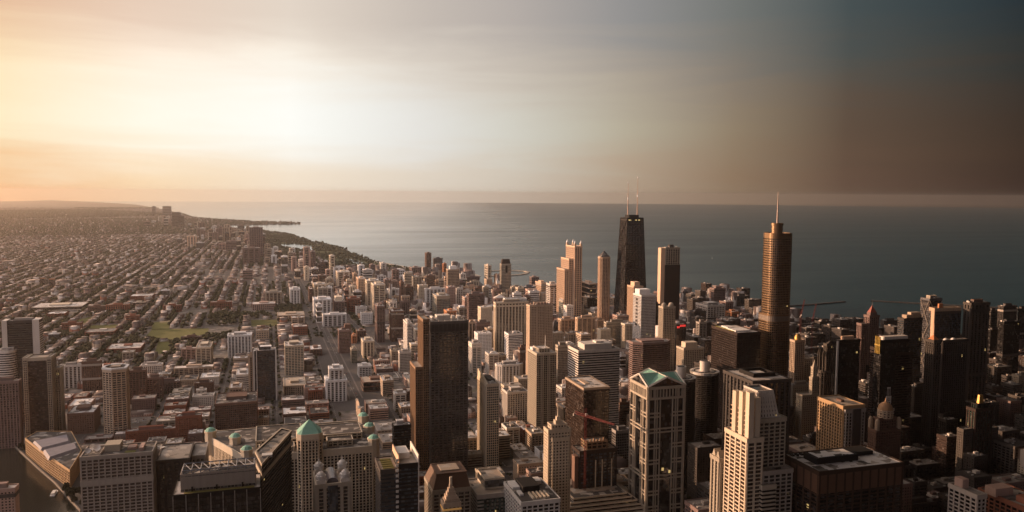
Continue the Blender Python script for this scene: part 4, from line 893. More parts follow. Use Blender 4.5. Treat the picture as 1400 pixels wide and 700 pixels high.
# long club house by the river with lit side, its roofs
b0 = gp([(31, 603), (60, 640), (108, 658), (110, 622), (95, 604)]); zc = 26
pl = [G(36, 622), G(60, 642), G(96, 668), G(112, 640), G(98, 612), G(52, 612)]
def ccw(p): return p if sum(p[i-1][0]*p[i][1]-p[i][0]*p[i-1][1] for i in range(len(p))) > 0 else p[::-1]
pl = ccw(pl); b = B('club_house', 'long low building with blue-grey roofs and an orange-lit wall beside the river', 'building', min(p[0] for p in pl), max(p[0] for p in pl), min(p[1] for p in pl), max(p[1] for p in pl), zc)
b.mass(pl, 0, zc, 'grid', 'amber', 'brown', 'dark');  # amber walls hold the orange sunlight in their colour
for i, (qa, qb, qc, qd) in enumerate((((44, 606), (94, 596), (97, 606), (55, 617)), ((58, 618), (104, 607), (108, 616), (66, 630)))):
    gz = []
    for px_, py_ in (qa, qb, qc, qd): d = ray(px_, py_); tt = (zc-EYE)/d.z; gz.append((d.x*tt, d.y*tt))
    m = MB(); m.loft(ccw(gz), zc, offs(ccw(gz), -3), zc+4); m.build('roof', plainmat('roof_slate', (.20,.19,.21), .7), b.root)
# harder to name small ones next to the river
T('pink-roofed corner block with rooftop clutter, bottom left corner', -30, 20, 23, 668, 752, style='punched', col='pink', g='black', roof='pale', name='apartment_block', cat='building')
T('low orange-brown brick block with cluttered white roof, far left above the river', 4, 26, 29, 568, 594, style='punched', col='orange', g='brown', roof='white', name='apartment_block', cat='building')
# arch tower etc. on the right side
b = T('slim tower with gold dome and orange-lit flank, right of the needle-spired tower', 1083.5, 1087, 1100, 466, Y=1300, style='piers', col='tan', g='dark', plant=False); m = MB(); m.loft(circ(b.X(.45), b.Y(.4), 6, 12), b.H, circ(b.X(.45), b.Y(.4), 6, 12), b.H+3); m.dome(b.X(.45), b.Y(.4), b.H+3, 6.2, 10, 0, 12, 4); m.build('gold_dome', BRASS, b.root)
b.mass(rect(b.x1+.5, b.x1+22, b.y0+4, b.y1), 0, b.H-38, 'piers', 'stone', 'dark')
b = T('dark gothic tower with a ring of buttress spikes at its crown', 1122, 1124.5, 1151, 508, Y=1160, style='piers', col='dstone', g='black', plant=False, chamfer=4); TRI = b
hq = zat(1136, 468, b.y0); b.mass(b.R(.24, .76, .24, .76), b.H, hq-4, 'piers', 'dstone', 'black'); b.pyramid(.26, .74, .26, .74, hq-4, 6, wallmat('dstone'), 'crown')
for u, v in ((.04, .04), (.5, .0), (.96, .04), (.0, .5), (1, .5), (.04, .96), (.96, .96)):
    b.box('buttress', u-.045, u+.045, v-.045, v+.045, b.H, b.H+(hq-b.H)*.62, 'dstone'); b.pyramid(u-.045, u+.045, v-.045, v+.045, b.H+(hq-b.H)*.62, 8, wallmat('dstone'), 'pinnacle')
    m = MB(); m.bar((b.X(u), b.Y(v), b.H+(hq-b.H)*.5), (b.X(.3+.4*u), b.Y(.3+.4*v), b.H+(hq-b.H)*.72), .7); m.build('flying_buttress', wallmat('dstone'), b.root)
b = T('white terracotta clock tower block with a slim ornate top, right foreground shade', 1092, 1097, 1119, 541, Y=1010, style='punched', col='stone', g='dark', plant=False); 
b.mass(b.R(.62, 1.0, .1, .55), b.H, b.H+26, 'punched', 'stone', 'dark'); b.mass(b.R(.68, .94, .16, .49), b.H+27, b.H+42, 'punched', 'stone', 'dark'); b.pyramid(.70, .92, .18, .47, b.H+42, 12, wallmat('stone'), 'spire')
T('grey stone annex left of the clock tower block, cornice along its top', 1081, 1084, 1111, 528, Y=1075, style='punched', col='stone', g='dark')
# domed ornate tower
b = T('ornate brown tower with a copper-lit dome between corner turrets, lower right', 1190, 1198, 1231, 589, Y=850, style='punched', col='brown', g='dark', plant=False); JEW = b
b.mass(b.R(.15, .85, .15, .85), b.H, b.H+15, 'punched', 'brown', 'dark')
for u in (.06, .94):
    for v in (.06, .94): m = MB(); m.loft(circ(b.X(u), b.Y(v), 3, 8), b.H, circ(b.X(u), b.Y(v), 3, 8), b.H+12); m.dome(b.X(u), b.Y(v), b.H+12, 3, 4, 0, 8, 3); m.build('turret', wallmat('tan'), b.root)
b.mass(circ(b.X(.5), b.Y(.5), 9.5, 12), b.H+15, b.H+25, 'punched', 'tan', 'dark'); m = MB(); m.dome(b.X(.5), b.Y(.5), b.H+26, 9.4, 10, 0, 16, 5); m.loft(circ(b.X(.5), b.Y(.5), 1.2, 8), b.H+36, circ(b.X(.5), b.Y(.5), .4, 8), b.H+41); m.build('dome', plainmat('dome_tan', (.42,.26,.15), .6), b.root)
# octagonal pointed slender tower behind
b = T('slender pale octagonal tower tapering in tiers, behind the domed ornate tower', 1204, 1206, 1222, 560, Y=960, style='punched', col='offwhite', g='dark', plant=False)
hh_ = zat(1214, 511, b.y0)-b.H
for i, (r_, q0, q1) in enumerate(((8.6, 0, .35), (7.2, .35, .6), (5.6, .6, .8), (3.6, .8, .93))): b.mass(circ(b.cx, b.cy, r_, 8, R(22.5)), b.H+hh_*q0+.1, b.H+hh_*q1, 'fine', 'offwhite', 'dark')
m = MB(); m.cone(circ(b.cx, b.cy, 3.2, 8), b.H+hh_*.93, (b.cx, b.cy, b.H+hh_*1.06)); m.build('finial', wallmat('offwhite'), b.root)
b = T('near-black green tower with a gilded tip, lower right', 1330, 1334, 1357, 560, Y=840, style='piers', col='dbrown', g='green', plant=False)
b.mass(b.R(.18, .82, .18, .82), b.H, b.H+6, 'piers', 'black', 'green'); m = MB(); m.loft(b.R(.36, .64, .36, .64), b.H+6, b.R(.4, .6, .4, .6), b.H+18); m.build('gilded_tip', BRASS, b.root); b.mass(b.R(-.55, -.05, .2, .9), 0, b.H-28, 'punched', 'dstone', 'dark'); b.mass(b.R(1.05, 1.5, .2, .9), 0, b.H-30, 'punched', 'dgrey', 'black')
# louvred black box on the right
b = T('black box tower with orange-lit louvre stripes and a white roof, right side', 1190, 1225, 1248, 483, Y=960, style='bands', col='dbrown', g='black', roof='pale', plant=False); LOU = b
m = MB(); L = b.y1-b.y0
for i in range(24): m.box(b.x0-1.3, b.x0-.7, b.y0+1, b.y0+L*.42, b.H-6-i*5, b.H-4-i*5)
m.build('louvre', wallmat('brick'), b.root)  # louvres coloured warm to paint in the orange sunlight on them
# crossed braced tower
b = T('grey tower with large X bracing on its face, right side by the lake', 1259, 1271, 1288, 409, Y=1250, style='curtain', col='slate', g='dark', plant=True, pcol='stone')
m = MB()
for fx in (0, 1):
    for k in range(3):
        z1, z0 = b.H-4-k*48, b.H-4-(k+1)*48
        if fx: m.bar((b.x0, b.y0-.9, z0), (b.x1, b.y0-.9, z1), .8); m.bar((b.x1, b.y0-.9, z0), (b.x0, b.y0-.9, z1), .8)
        else: m.bar((b.x0-.9, b.y0, z0), (b.x0-.9, b.y1, z1), .8); m.bar((b.x0-.9, b.y1, z0), (b.x0-.9, b.y0, z1), .8)
m.build('cross_bracing', wallmat('conc'), b.root)
b = T('wide dark tower with an orange-lit U-shaped roof frame, right of the X-braced one', 1275, 1279, 1314, 427, Y=1060, style='curtain', col='dgrey', g='blue', roof='tan', plant=False); m = MB(); m.ring(b.R(0, 1, 0, 1), b.H, b.H+7, -3, .2); m.build('roof_frame', wallmat('tan'), b.root); b.box('fin', -.04, .02, .0, .5, 0, b.H+7, 'peach'); b.box('penthouse', .15, .3, .1, .3, b.H, b.H+14, 'orange')
b = T('stepped dark tower with a lit left edge, left of the X-braced one', 1228, 1236, 1261, 436, Y=1150, style='bands', col='dgrey', g='blue', roof='tan', plant=False); b.box('penthouse', .2, 1, .2, 1, b.H, b.H+6, 'tan'); b.box('penthouse', .5, 1, .4, 1, b.H+6, b.H+10, 'tan')
b = T('dark ribbed tower with white roof domes, beside the thin lit spire', 1283, 1289, 1323, 466, Y=1010, style='piers', col='dgrey', g='black', plant=False)
for u in (.2, .5): m = MB(); m.dome(b.X(u), b.Y(.3), b.H, 4, 3.4, 0, 10, 3); m.build('roof_dome', WMET, b.root)
b = T('narrow spired tower with an orange-lit edge, in front of the ribbed dark tower', 1274, 1277, 1287, 466, Y=960, style='piers', col='dstone', g='black', plant=False, dep=16); b.pyramid(.1, .9, .1, .9, b.H, 8, wallmat('orange'), 'crown'); b.mast(.5, .5, b.H+7, 18, .6, plainmat('mast_rust', (.50,.33,.24)), 'spire')
b = T('tall dark tower with thin pale vertical lines and a brown cap, far right', 1323, 1328, 1352.5, 415, Y=1040, style='fins', col='dstone', g='black', plant=True, pcol='brown'); 
b = T('brown setback tower topped by a red pyramid and tip, right by the lake', 1187, 1189, 1202, 432, Y=1250, style='piers', col='mauve', g='dark', plant=False); b.mass(b.R(-.75, -.02, .1, .95), 0, zat(1182, 443, b.y0), 'piers', 'mauve', 'dark')
b.box('crown', .15, .85, .15, .85, b.H, b.H+6, 'mauve'); b.pyramid(.18, .82, .18, .82, b.H+6, 14, plainmat('spire_red', (.30,.10,.08), .6), 'pyramid_roof'); b.mast(.5, .5, b.H+19, 8, .4)
b = T('dark tower with a yellow-lit frame at its left top corner, right side', 1197, 1205, 1243, 466, Y=960, style='curtain', col='black', g='black', roof='pale', plant=False); b.box('penthouse', .15, 1, .2, .9, b.H, b.H+5, 'offwhite'); m = MB()
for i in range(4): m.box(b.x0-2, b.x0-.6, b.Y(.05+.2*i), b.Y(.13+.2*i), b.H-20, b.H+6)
m.box(b.x0-2.2, b.x0-.4, b.Y(0), b.Y(.8), b.H-8, b.H-6); m.build('yellow_lit_frame', plainmat('yellow_light_tint', (.30,.20,.03), .6), b.root)  # yellow light falling on the frame is put into its colour
b = T('black slab with white left edge and orange-lit roof plant, right of the gothic crown', 1143, 1146, 1176, 466, Y=1080, style='curtain', col='black', g='black', plant=False); b.box('edge_pier', -.04, .03, -.04, .1, 0, b.H, 'white'); b.box('penthouse', .3, .8, .3, .7, b.H, b.H+6, 'peach')
# white sign-topped white grid tower in the middle right
b = T('bright white gridded tower with a dark vertical sign strip and white roof box', 866, 877, 896.5, 404, Y=1700, style='fine', col='white', g='dark', roof='pale', plant=False); SGN = b
b.box('penthouse', .0, .75, .25, .8, b.H, b.H+13, 'white')
m = MB()
for i in range(8): m.box(b.x0-1.6, b.x0-.8, b.Y(.42), b.Y(.62), b.H-14-i*8.6, b.H-9-i*8.6); 
m.build('sign_letter', MET, b.root)
b = T('pale tower with two rounded roof finials, right of the sign-strip tower', 901, 907, 923, 420, Y=1560, style='piers', col='stone', g='dark', plant=False)
for u in (.2, .8): m = MB(); m.loft(circ(b.X(u), b.Y(.4), 5.5, 10), b.H, circ(b.X(u), b.Y(.4), 5.5, 10), b.H+4); m.dome(b.X(u), b.Y(.4), b.H+4, 5.5, 5, 0, 10, 3); m.build('finial', wallmat('stone'), b.root)
b = T('low dark block carrying a red illuminated sign, beneath the pale-crowned brown tower', 923, 925, 938, 444, Y=1640, style='curtain', col='black', g='black', plant=False)
m = MB(); 
for i in range(6): m.box(b.X(.05+.15*i), b.X(.16+.15*i), b.y0-1.4, b.y0-.9, b.H-5-(i < 2)*3, b.H-.5-(i < 2)*3)
m.build('red_sign', lampmat('sign_red', (1, .06, .05), .55), b.root)
# two orange brick slabs far left, low white shed
for (xl, xr, yt, yb_, nm) in ((54, 61.5, 380, 391, 'left, gable-topped one'), (67, 75.5, 381, 393.5, 'right, squarer one')): T('sunlit orange brick slab far left among trees, %s of the pair' % nm, xl, xr-.8, xr, yt, yb_, style='blank', col='orange', g='brown', name='apartment_block', cat='building', plant=False)
T('very long low building with a cream roof, far left middle distance', 43, 112, 113, 418.5, 423.5, style='blank', col='cream', g='brown', roof='pale', name='warehouse', cat='building', plant=True, dep=110, maxdep=130)
# jetty ring and breakwaters on the lake
def band3(name, label, pts, w, z0, z1, mat, cat):
    m = MB(); v = strip(pts, w, 0); n = len(v)//2
    L_ = [v[2*i] for i in range(n)]; R_ = [v[2*i+1] for i in range(n)]
    for i in range(n-1):
        a, b_, c_, d_ = L_[i], L_[i+1], R_[i+1], R_[i]
        for q, zt in ((0, z1),): m.quad((a[0], a[1], zt), (d_[0], d_[1], zt), (c_[0], c_[1], zt), (b_[0], b_[1], zt))
        m.quad((a[0], a[1], z0), (a[0], a[1], z1), (b_[0], b_[1], z1), (b_[0], b_[1], z0)); m.quad((d_[0], d_[1], z1), (d_[0], d_[1], z0), (c_[0], c_[1], z0), (c_[0], c_[1], z1))
    o = m.build(name, mat); tag(o, label, cat); return o
STN = plainmat('breakwater_stone', (.05,.048,.045), .95); CONC2 = plainmat('pier_concrete', (.40,.34,.27), .9)
band3('jetty', 'curved pale jetty reaching out from the beach, left of the tapering black tower', gp([(668,377.5),(690,376.6),(710,375.6),(719,374),(722,372),(717,370.6),(706,370),(690,369.8),(672,370.4)]), 9, -1.7, 1.5, CONC2, 'jetty')
band3('breakwater', 'long thin dark breakwater, left stretch, beginning behind the needle-spired tower', gp([(1040,422),(1081,418.5),(1110,416.5),(1155,412.5)]), 5, -1.7, 3, STN, 'breakwater')
band3('breakwater', 'dark breakwater on the lake, right stretch running to the picture edge', gp([(1191,411.5),(1230,413.5),(1290,417),(1365,421),(1420,424)]), 6, -1.7, 3, STN, 'breakwater')
def sailboat(px, py, label, s=1):
    x, y = G(px, py); r_ = empty('sailboat', (x, y, -1.6)); tag(r_, label, 'boat'); m = MB(); h0 = [(x-1.6*s, y-5*s), (x+1.6*s, y-5*s), (x+1.8*s, y+1*s), (x, y+7*s), (x-1.8*s, y+1*s)]
    m.loft(offs(h0, -.6*s), -1.7, h0, .2); m.build('hull', plainmat('hull_white', (.85,.83,.8), .4), r_)
    m = MB(); m.loft(circ(x, y, .15*s, 6), .2, circ(x, y, .1*s, 6), 17*s); m.build('mast', MET, r_)
    m = MB(); m.v += [(x, y-.2, 1.5), (x-5*s, y-4.5*s, 1.8), (x, y-.2, 16.5*s), (x+.05, y-.25, 1.5), (x-5*s+.05, y-4.55*s, 1.8), (x+.05, y-.25, 16.5*s)]; m.f += [(0, 1, 2), (5, 4, 3), (0, 2, 5, 3), (1, 4, 5, 2)]; m.m += [0]*4; m.build('sail', plainmat('sail_white', (.85,.83,.8), .6), r_)
sailboat(973.6, 353.3, 'small white sailing boat alone on the lake, right of the pale-crowned brown tower', 1.0)
x, y = G(74, 676); r_ = empty('tour_boat', (x, y, 0)); tag(r_, 'small lit river boat moored under the bank, lower left', 'boat'); m = MB(); h0 = [(x-3, y-10), (x+3, y-10), (x+3, y+8), (x, y+13), (x-3, y+8)]; m.loft(offs(h0, -.8), 0, h0, 2); m.build('hull', plainmat('hull_white', (.85,.83,.8)), r_)
m = MB(); m.box(x-2.2, x+2.2, y-8, y+5, 2, 4.6); m.build('cabin', plainmat('cabin_white', (.7,.66,.6)), r_)
# ================================================================== the mid-field towers (corner pixels, base, style)
# (xl, xm, xr, ytop, ybase, style, colour, glazing, roof, description)
MID = '''
341 359 360 311 352 piers mauve dark grey|tall hazy brown tower beside the park
332 355 355.7 339 361 balcony mauve dark grey|brown apartment slab with ribs
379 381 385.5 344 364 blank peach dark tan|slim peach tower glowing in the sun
384 384.4 393 351 377 blank white grey white|blank white tower
397.5 399 405.5 352 371 balcony pink dark grey|pinkish brown tower
370.5 371 378 350 361.5 fins white grey white|small white tower
362 363 369 352.5 361.5 grid tan dark tan|small tan block
332 345 345.6 369.5 382.5 bands mauve dark grey|dull brown slab
363 363.8 384.5 400 418 fins stone dark grey|stone block with three ribs
345 345.5 376 416 424.5 piers pink brown pale|long low pinkish podium
396 397 410 396 418 fins white grey white|white pair of ribs
268 279.5 280 331.5 341.5 blank white grey pale|square white block
256 268.5 269 323 338 fins peach grey tan|orange-lit ribbed tower
242 248.6 249 326 334 blank offwhite grey pale|pale small block
235 247 247.3 290.5 311 blank dgrey dark dark|dark slab rising over the far shore
243 251.5 252 295 313.5 blank dgrey dark dark|second dark slab over the far shore
208 212.5 212.8 282 296 blank dgrey dark dark|thin hazy tower near the horizon
222 233.8 234 282 296 blank slate dark dark|wide hazy tower near the horizon
224 229.8 230 299 310.5 blank offwhite dark pale|faint whitish tower
197 205 205.2 303 311 blank mauve dark grey|faint brown block
260 262.5 262.7 309 317.5 blank peach dark tan|thin orange tower
266 270 270.3 304 313.5 blank tan dark tan|thin tan tower
283 285 285.2 306 316 blank peach dark tan|thin peach tower
296.5 305 305.3 312 329 piers mauve dark grey|brown tower in haze
304 312 312.3 311 331 piers tan dark grey|tan tower in haze
307 313 313.4 318 332 blank dgrey dark grey|dark narrow tower in haze
324.6 334 334.2 308 319 blank mauve dark grey|brown block before the harbour
315 334 334.4 319 330.5 bands mauve dark grey|dark wide slab in haze
309 326 326.4 329.5 343.5 bands mauve dark grey|broad brown slab in haze
299 308 308.3 332.5 343.5 grid pink dark tan|pink block in haze
289 294 294.3 336 343.5 grid pink dark tan|little pink block in haze
414 415.5 423.5 338.5 370 fins pink dark grey|tall pink-grey tower by the park
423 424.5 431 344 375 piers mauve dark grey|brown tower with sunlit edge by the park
448.5 451.5 457.7 350 387 wide cream dark white|slim cream-framed tower with a dark centre
428 429 436 370 383.5 blank cream dark cream|small cream tower with pointed roof
454 456 471 366 387.5 fins white dark pale|white striped slab
459 461.5 478 372 396 fins cream dark pale|cream striped slab
474 475.5 481 367.5 390 grid pink dark tan|pink narrow tower
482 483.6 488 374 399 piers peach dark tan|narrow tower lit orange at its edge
487 490 499.5 381 412 piers peach dark pale|peach ribbed tower
489 490.5 498 363 385.5 fins white dark pale|white tower with upright stripes
495.5 497 508.5 369 390.5 bands offwhite dark pale|pale square tower
505 506.5 513 362 383.5 piers mauve dark grey|brown tower near the beach
519.5 521.5 528 360 382.5 fins offwhite grey pale|lilac-white tower near the beach
536 538.5 553 369.5 388.5 fine white grey pale|wide whitish block near the beach
499.5 502 519 384 418 fins cream dark white|cream tower with row of roof vents
504.5 511 526.5 389.5 425 wide cream dark pale|big cream tower with a dark glass centre
524.5 526 534 382 402 grid mauve dark white|brown block with white roof box
529 530.5 546 395.5 408.5 fins white grey pale|low white striped block
428 429.5 445 389 413.5 fins cream dark pale|cream striped block
446 447 453.7 393 414 fins white dark pale|white narrow block
421.5 423 427 395 413.5 piers brown dark white|thin brown tower with white cap
470 471.5 476.5 396 421 blank pink dark tan|blank pinkish tower
535 536.5 543.7 384 400.5 piers pink dark tan|pinkish brown tower
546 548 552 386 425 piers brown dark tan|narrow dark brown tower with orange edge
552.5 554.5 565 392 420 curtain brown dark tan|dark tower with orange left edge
427 429.5 452.5 410 432 fins white grey white|broad white slab
431.5 433 440.5 419 441.5 blank white grey white|narrow white end tower
441 442 473.5 430.5 446.5 fins white grey white|long white ribbed block
455 458 471 412.5 430.5 grid mauve dark cream|brown block with cream pointed top
474 475.5 492.5 408.5 428.5 grid brick dark grey|dark red-brown block
512.5 515.5 526 419 468.5 grid mauve dark pale|tall brown grid tower with orange edge
532.5 535.5 552 426 467.5 fine brown dark pale|broad brown slab with orange edge
462 463.5 480 452 483.5 fine mauve brown pale|brown apartment slab with plant box
494 497 511 467 490 fins cream dark pale|cream tower with four bright ribs
551.5 557 563 442 483 bands offwhite blue pale|navy tower with white bands on its flank
480 481.5 487 459 469.5 grid orange dark tan|orange brick block
487 488.5 500 452.5 466.5 grid brown dark grey|squat brown block
581 583 589.5 346 376.5 piers brown dark grey|dark brown tower in front of the lake
591.7 593 605 353 374.5 fine slate grey grey|grey round-shouldered tower by the lake
610 612.5 628 368.5 413 fine tan brown pale|big plain tan tower with a white box on top
605 606.5 610.5 360.5 386 piers orange dark tan|thin orange tower
560 563 576 366 387 fine mauve dark grey|brown wide tower with cream edge
628 629.5 637 374.5 398 fins offwhite dark white|white tower with a black stripe
637 638.5 655 378.5 396.5 piers mauve dark grey|brown block and cream strip
662.5 667 671.7 363 393 wide cream grey cream|tall cream and white tower by the lake
681 682 684 375 392 blank peach dark cream|very thin cream sliver tower
676 677.5 681 375.5 392.5 piers orange brown tan|thin orange-brown tower
581 582.5 608 395 425.5 fins white dark pale|white ribbed block
588 597 615.5 405 431.5 curtain stone teal pale|greenish glassy tower
648 649.5 664 393.5 415.5 piers brown dark pale|brown block with cream edge
638.5 641 662.5 402 445.5 fine mauve dark white|mauve brown tower with white roof edge
632 635.5 651.5 407 440.5 piers pink dark white|pinkish ribbed tower with white cap
664.5 669.5 675 423 439 piers orange brown white|orange block with white dome box
625 627.5 641 421 441 wide stone dark white|dark arched block with white roof
607 611 624 425.5 440.5 grid orange brown tan|orange-brown stepped block
639 641 650.5 441 468.5 fins peach dark tan|orange-lit striped block
650.5 652 669.5 441 474.5 piers mauve brown tan|brown ribbed block
641 645.5 658 470 511 wide offwhite teal pale|white tower with a teal glass centre
687 694 721 537 583 piers offwhite black dark|black-topped tower with white pinstripes
709 711 718 476 530 piers brown dark tan|slender brown tower
760 763 777 473 535 fine stone brown pale|beige slab tower
724 727 737 379 392.5 fine mauve dark tan|brown block with flat top by the lake
713.5 717 732 392.5 415.5 fins slate dark white|grey tower with dark stripes
698.5 700 713 391.5 408.5 fine stone grey pale|stone block by the lake
732 740 748 387 421 fine peach dark tan|peach-sided tower
747 752 763 388.5 440.5 wide offwhite dark pale|pale tower with dark glass centre
764 774 793 381 430.5 wide white dark white|white-capped angular tower
792 806 815 388 430.5 blank peach dark pale|blank peach slab with dark end
797 804 821 407 440.5 curtain dgrey dark white|dark stepped tower with white roof plant
787.5 789.5 816 435 476 slab peach bronze dark|peach balcony tower with black penthouse
815.5 816.5 826 438 476 slab peach bronze tan|peach lower wing tower
763 767.5 786 437 470.5 wide peach dark pale|glass tower with orange pier at its edge
756 757 763 441 471 curtain slate dark grey|dark thin tower
894 895.5 902 416 470 curtain black black white|black sliver tower with white cap
931 933.5 942 398 422.5 piers slate dark white|grey and white striped tower by the lake
937 939 951 404 424 fine dgrey dark dark|dark jagged block by the lake
943.5 949 965 426 470.5 piers dgrey dark tan|dark ribbed tower with orange edge
951.5 967.5 991 418 456 grid offwhite dark dark|white gridded block with dark cornice
970.5 976.5 992 394.5 431 fine mauve dark grey|square tower with orange left face
1001 1008 1025 405 429 piers dgrey dark tan|dim tower with lit roof box
1028 1029.5 1036 418.5 431 blank dgrey dark dark|small dark block by the lake
1036 1037.5 1043 411.5 431 grid dgrey dark dark|narrow dim block
992 1000 1010 427 449 slab orange dark tan|orange terraced block
1010 1012 1023 431 451 slab mauve dark tan|brown terraced block
925.5 935 962 477 531 piers cream brown cream|cream hotel with a stepped crown
955.5 956.3 966 441 500 wide conc dark grey|pale narrow block behind the slab
827 829 860 441 486 fine stone dark tan|greige wide block with roof court
844 846 862 428.5 455 bands mauve dark grey|low banded block
868 871.5 894 486 531 curtain brown bronze tan|dark tower with lit roof box
845 847.5 861 551 592 bands brown black tan|dark banded round-edged block
840 842 862 590 640 curtain grey black dark|dark glass block with pale frame
847 848.5 855.5 486 520 blank white dark white|small white gable block
858 866.5 879 392 466 piers peach dark tan|stepped orange gothic tower
1139 1141.5 1168 438 471 curtain black black tan|black box with tan roof box
1114 1121 1140 440 468 bands dgrey dark pale|grey curved-roof block
1082 1088 1116 447 482 grid dgrey black dark|dark building site under the cranes
1206 1209 1229 439 470 piers dgrey dark tan|dark block with orange penthouse
1198 1203 1243 449 482 grid dbrown black dark|low dark block with antennas
1352 1355 1365 425 482 curtain dgrey black dark|dark narrow tower
1365 1372 1390 419 502 piers dgrey dark dark|dark blue stepped tower
1389 1394 1412 423 500 curtain black blue dark|dim tower at the right edge
1370 1373 1395 441 545 curtain black black dark|plain black tower
1352 1354.5 1371 452 522 curtain black black dark|low black tower
1387 1393 1416 514 572 punched stone dark pale|pale gridded block at the right edge
1250 1254 1275 485 532 bands dgrey black dark|dark gable-roofed block
1270 1272.5 1284 507 560 fine dgrey dark dark|thin dark block
1265 1294 1309 575 622 piers dstone dark pale|grey office slab with white roof plant
1248 1250.5 1271 530 592 punched dstone dark grey|grey lattice-fronted block
1275 1290 1331 616 662 punched brown dark brown|brown gabled block
1234 1236.5 1248 638 692 fins dstone black dark|dark pilastered tower
1233 1240 1280 692 740 piers dgrey black grey|grey flat-roofed block at the bottom edge
1157 1163 1186 560 610 punched dgrey black dark|dark old block
1040 1050 1085 560 640 fine dgrey black dark|shadowed block behind the stepped tower
1100 1107 1130 600 665 punched dgrey black dark|shadowed lower block
1180 1186 1200 500 560 curtain black black dark|black block in shade
1300 1308 1345 500 580 piers dgrey black dark|dim wide block in shade
82 111 111.6 499 530 fins offwhite dark pale|white ribbed block
112 137 138 494 534 piers brown brown tan|brown striped tower
92 128 137 564 592 punched brown dark white|brown block with white roofs
268 288 297 475 499 wide cream dark tan|cream-framed block with a curved corner
311.5 343.5 344 458 488 fins white blue white|white ribbed block with bluish windows
340 346 346.3 486 546 fins tan dark tan|low tan side block
346 376.5 377.6 479 547 fine dgrey blue pale|tall dark tower with bright white uprights
389 389.6 415 473.5 514 grid cream teal pale|cream and green gridded tower
449.5 451 469 505 548 fins white dark white|white stepped ribbed tower
444.5 446.5 473.5 521 550 fins white dark white|lower part of white stepped block
387 388.5 418 528 542 piers stone brown tan|low stone pilastered block
493 497 533 523 536 blank brown black tan|dark flat box with slanted tan roof rim
520 523.5 538 521 542 bands tan dark white|tan banded block with white roof
538 540 555 538.5 562 wide offwhite dark white|white block with an arch
544.6 546.5 562 482 510 fine offwhite grey pale|pale grey plain block
489 491 507.5 501 516 grid white dark pale|white block with square windows
479 480.5 488 478 497 curtain stone green tan|small greenish tower
423 424.5 440 478 487 grid brown dark white|brown block with white roof
379 379.6 416 431.5 440 wide tan brown tan|long tan school building
351.5 352 367 448 461 blank brown brown dark|dark brown cube
288 316.5 317 412.5 422.5 piers brick brown grey|broad brown car-park block
220 231.5 232 396.5 406 blank white grey white|white cube among trees
145 176.5 177 416 426.5 piers brick brown tan|long brick block
120 144.5 145 418 427 bands brown brown tan|long brown block
181 198.5 199 413 419.5 blank cream brown white|cream flat block
172 190.5 191 431 442 bands brick brown tan|red-brown block
223 247.5 248 417 426 piers brick brown grey|wide brick block
84 111.6 112 441 452 bands brick brown grey|brick block with white left roof
66 80.7 81 456 466 blank white grey white|white box
248 267.5 268 476 491 wide pink brick pale|pink framed block
247 275.5 276 460 467 blank brown brown dark|low dark shed
172 239.5 240 586 602 punched brick brown grey|long brick terrace with white trim
240 275 276 568 604 punched brick dark grey|tall red brick block with window rows
294 351 352 549 592 fine brown dark dark|big dark-brown gridded block
200 222 223 516 545 grid mauve dark tan|brown grid block
176 199 200 506 552 grid brown dark tan|dark brown block
193 221.5 222 498 517 piers offwhite dark white|pale block
216 245.5 246 521 538 grid mauve dark white|brown block with white roof
266 291.5 292 523 542 punched brown dark grey|dark brown block
238 291 292 501 513 wide tan brown pale|long tan block
314 330 331 530 548 grid tan dark white|tan banded block
269 281 281.5 533 548 fins offwhite dark pale|small white ribbed block
323 340 341 512 530 bands offwhite dark white|white banded block
478 493 493.5 560 580 punched tan dark pale|low tan block
'''
CN = dict(mauve='brown', peach='peach')
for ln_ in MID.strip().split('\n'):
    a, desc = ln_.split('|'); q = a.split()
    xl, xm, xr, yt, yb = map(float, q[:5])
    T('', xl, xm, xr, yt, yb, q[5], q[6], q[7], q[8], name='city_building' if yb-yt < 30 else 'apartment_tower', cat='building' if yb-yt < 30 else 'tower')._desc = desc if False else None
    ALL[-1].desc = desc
# the strip of high-rises receding along the shore
r5 = random.Random(21)
def strip_towers(n, pa, pb, spread, hr, wr, desc):
    k = 0
    for _ in range(n*6):
        if k >= n: break
        q = r5.random(); x = pa[0]+(pb[0]-pa[0])*q+r5.uniform(-spread, spread); y = pa[1]+(pb[1]-pa[1])*q+r5.uniform(-2, 2); w = r5.uniform(*wr); gx, gy = G(x, y)
        if not inpoly(gx, gy, land) or not inpoly(gx+40, gy+20, land) or inpoly(gx, gy, park): continue
        x0_, x1_, y0_, y1_, H_ = solve(x, x+w, x+w+.3, y-r5.uniform(*hr), y) if x+w < 366 else solve(x, x+.8, x+w, y-r5.uniform(*hr), y)
        if any(x0_-8 < f[1] and x1_+8 > f[0] and y0_-8 < f[3] and y1_+8 > f[2] for f in FOOT): continue
        c_ = r5.choice(['mauve', 'tan', 'pink', 'offwhite', 'white', 'white', 'cream', 'cream', 'stone', 'peach', 'brown']); h = y-r5.uniform(*hr)
        T('', x, (x+w if x+w < 366 else x+.8), (x+w+.3 if x+w < 366 else x+w), h, y, r5.choice(['blank', 'grid', 'piers', 'fins', 'bands']), c_, 'dark', r5.choice(['grey', 'pale', 'tan']), name='apartment_tower')
        ALL[-1].desc = desc % {'mauve': 'brown', 'offwhite': 'pale', 'stone': 'stone-grey'}.get(c_, c_); k += 1
strip_towers(20, (205, 303), (262, 312), 8, (4, 10), (2.5, 6), 'tiny far %s shoreline tower')
strip_towers(34, (262, 318), (346, 350), 16, (7, 17), (3.5, 8), 'small hazy %s shoreline tower')
strip_towers(30, (505, 388), (690, 412), 16, (9, 22), (7, 13), 'mid-rise %s tower')
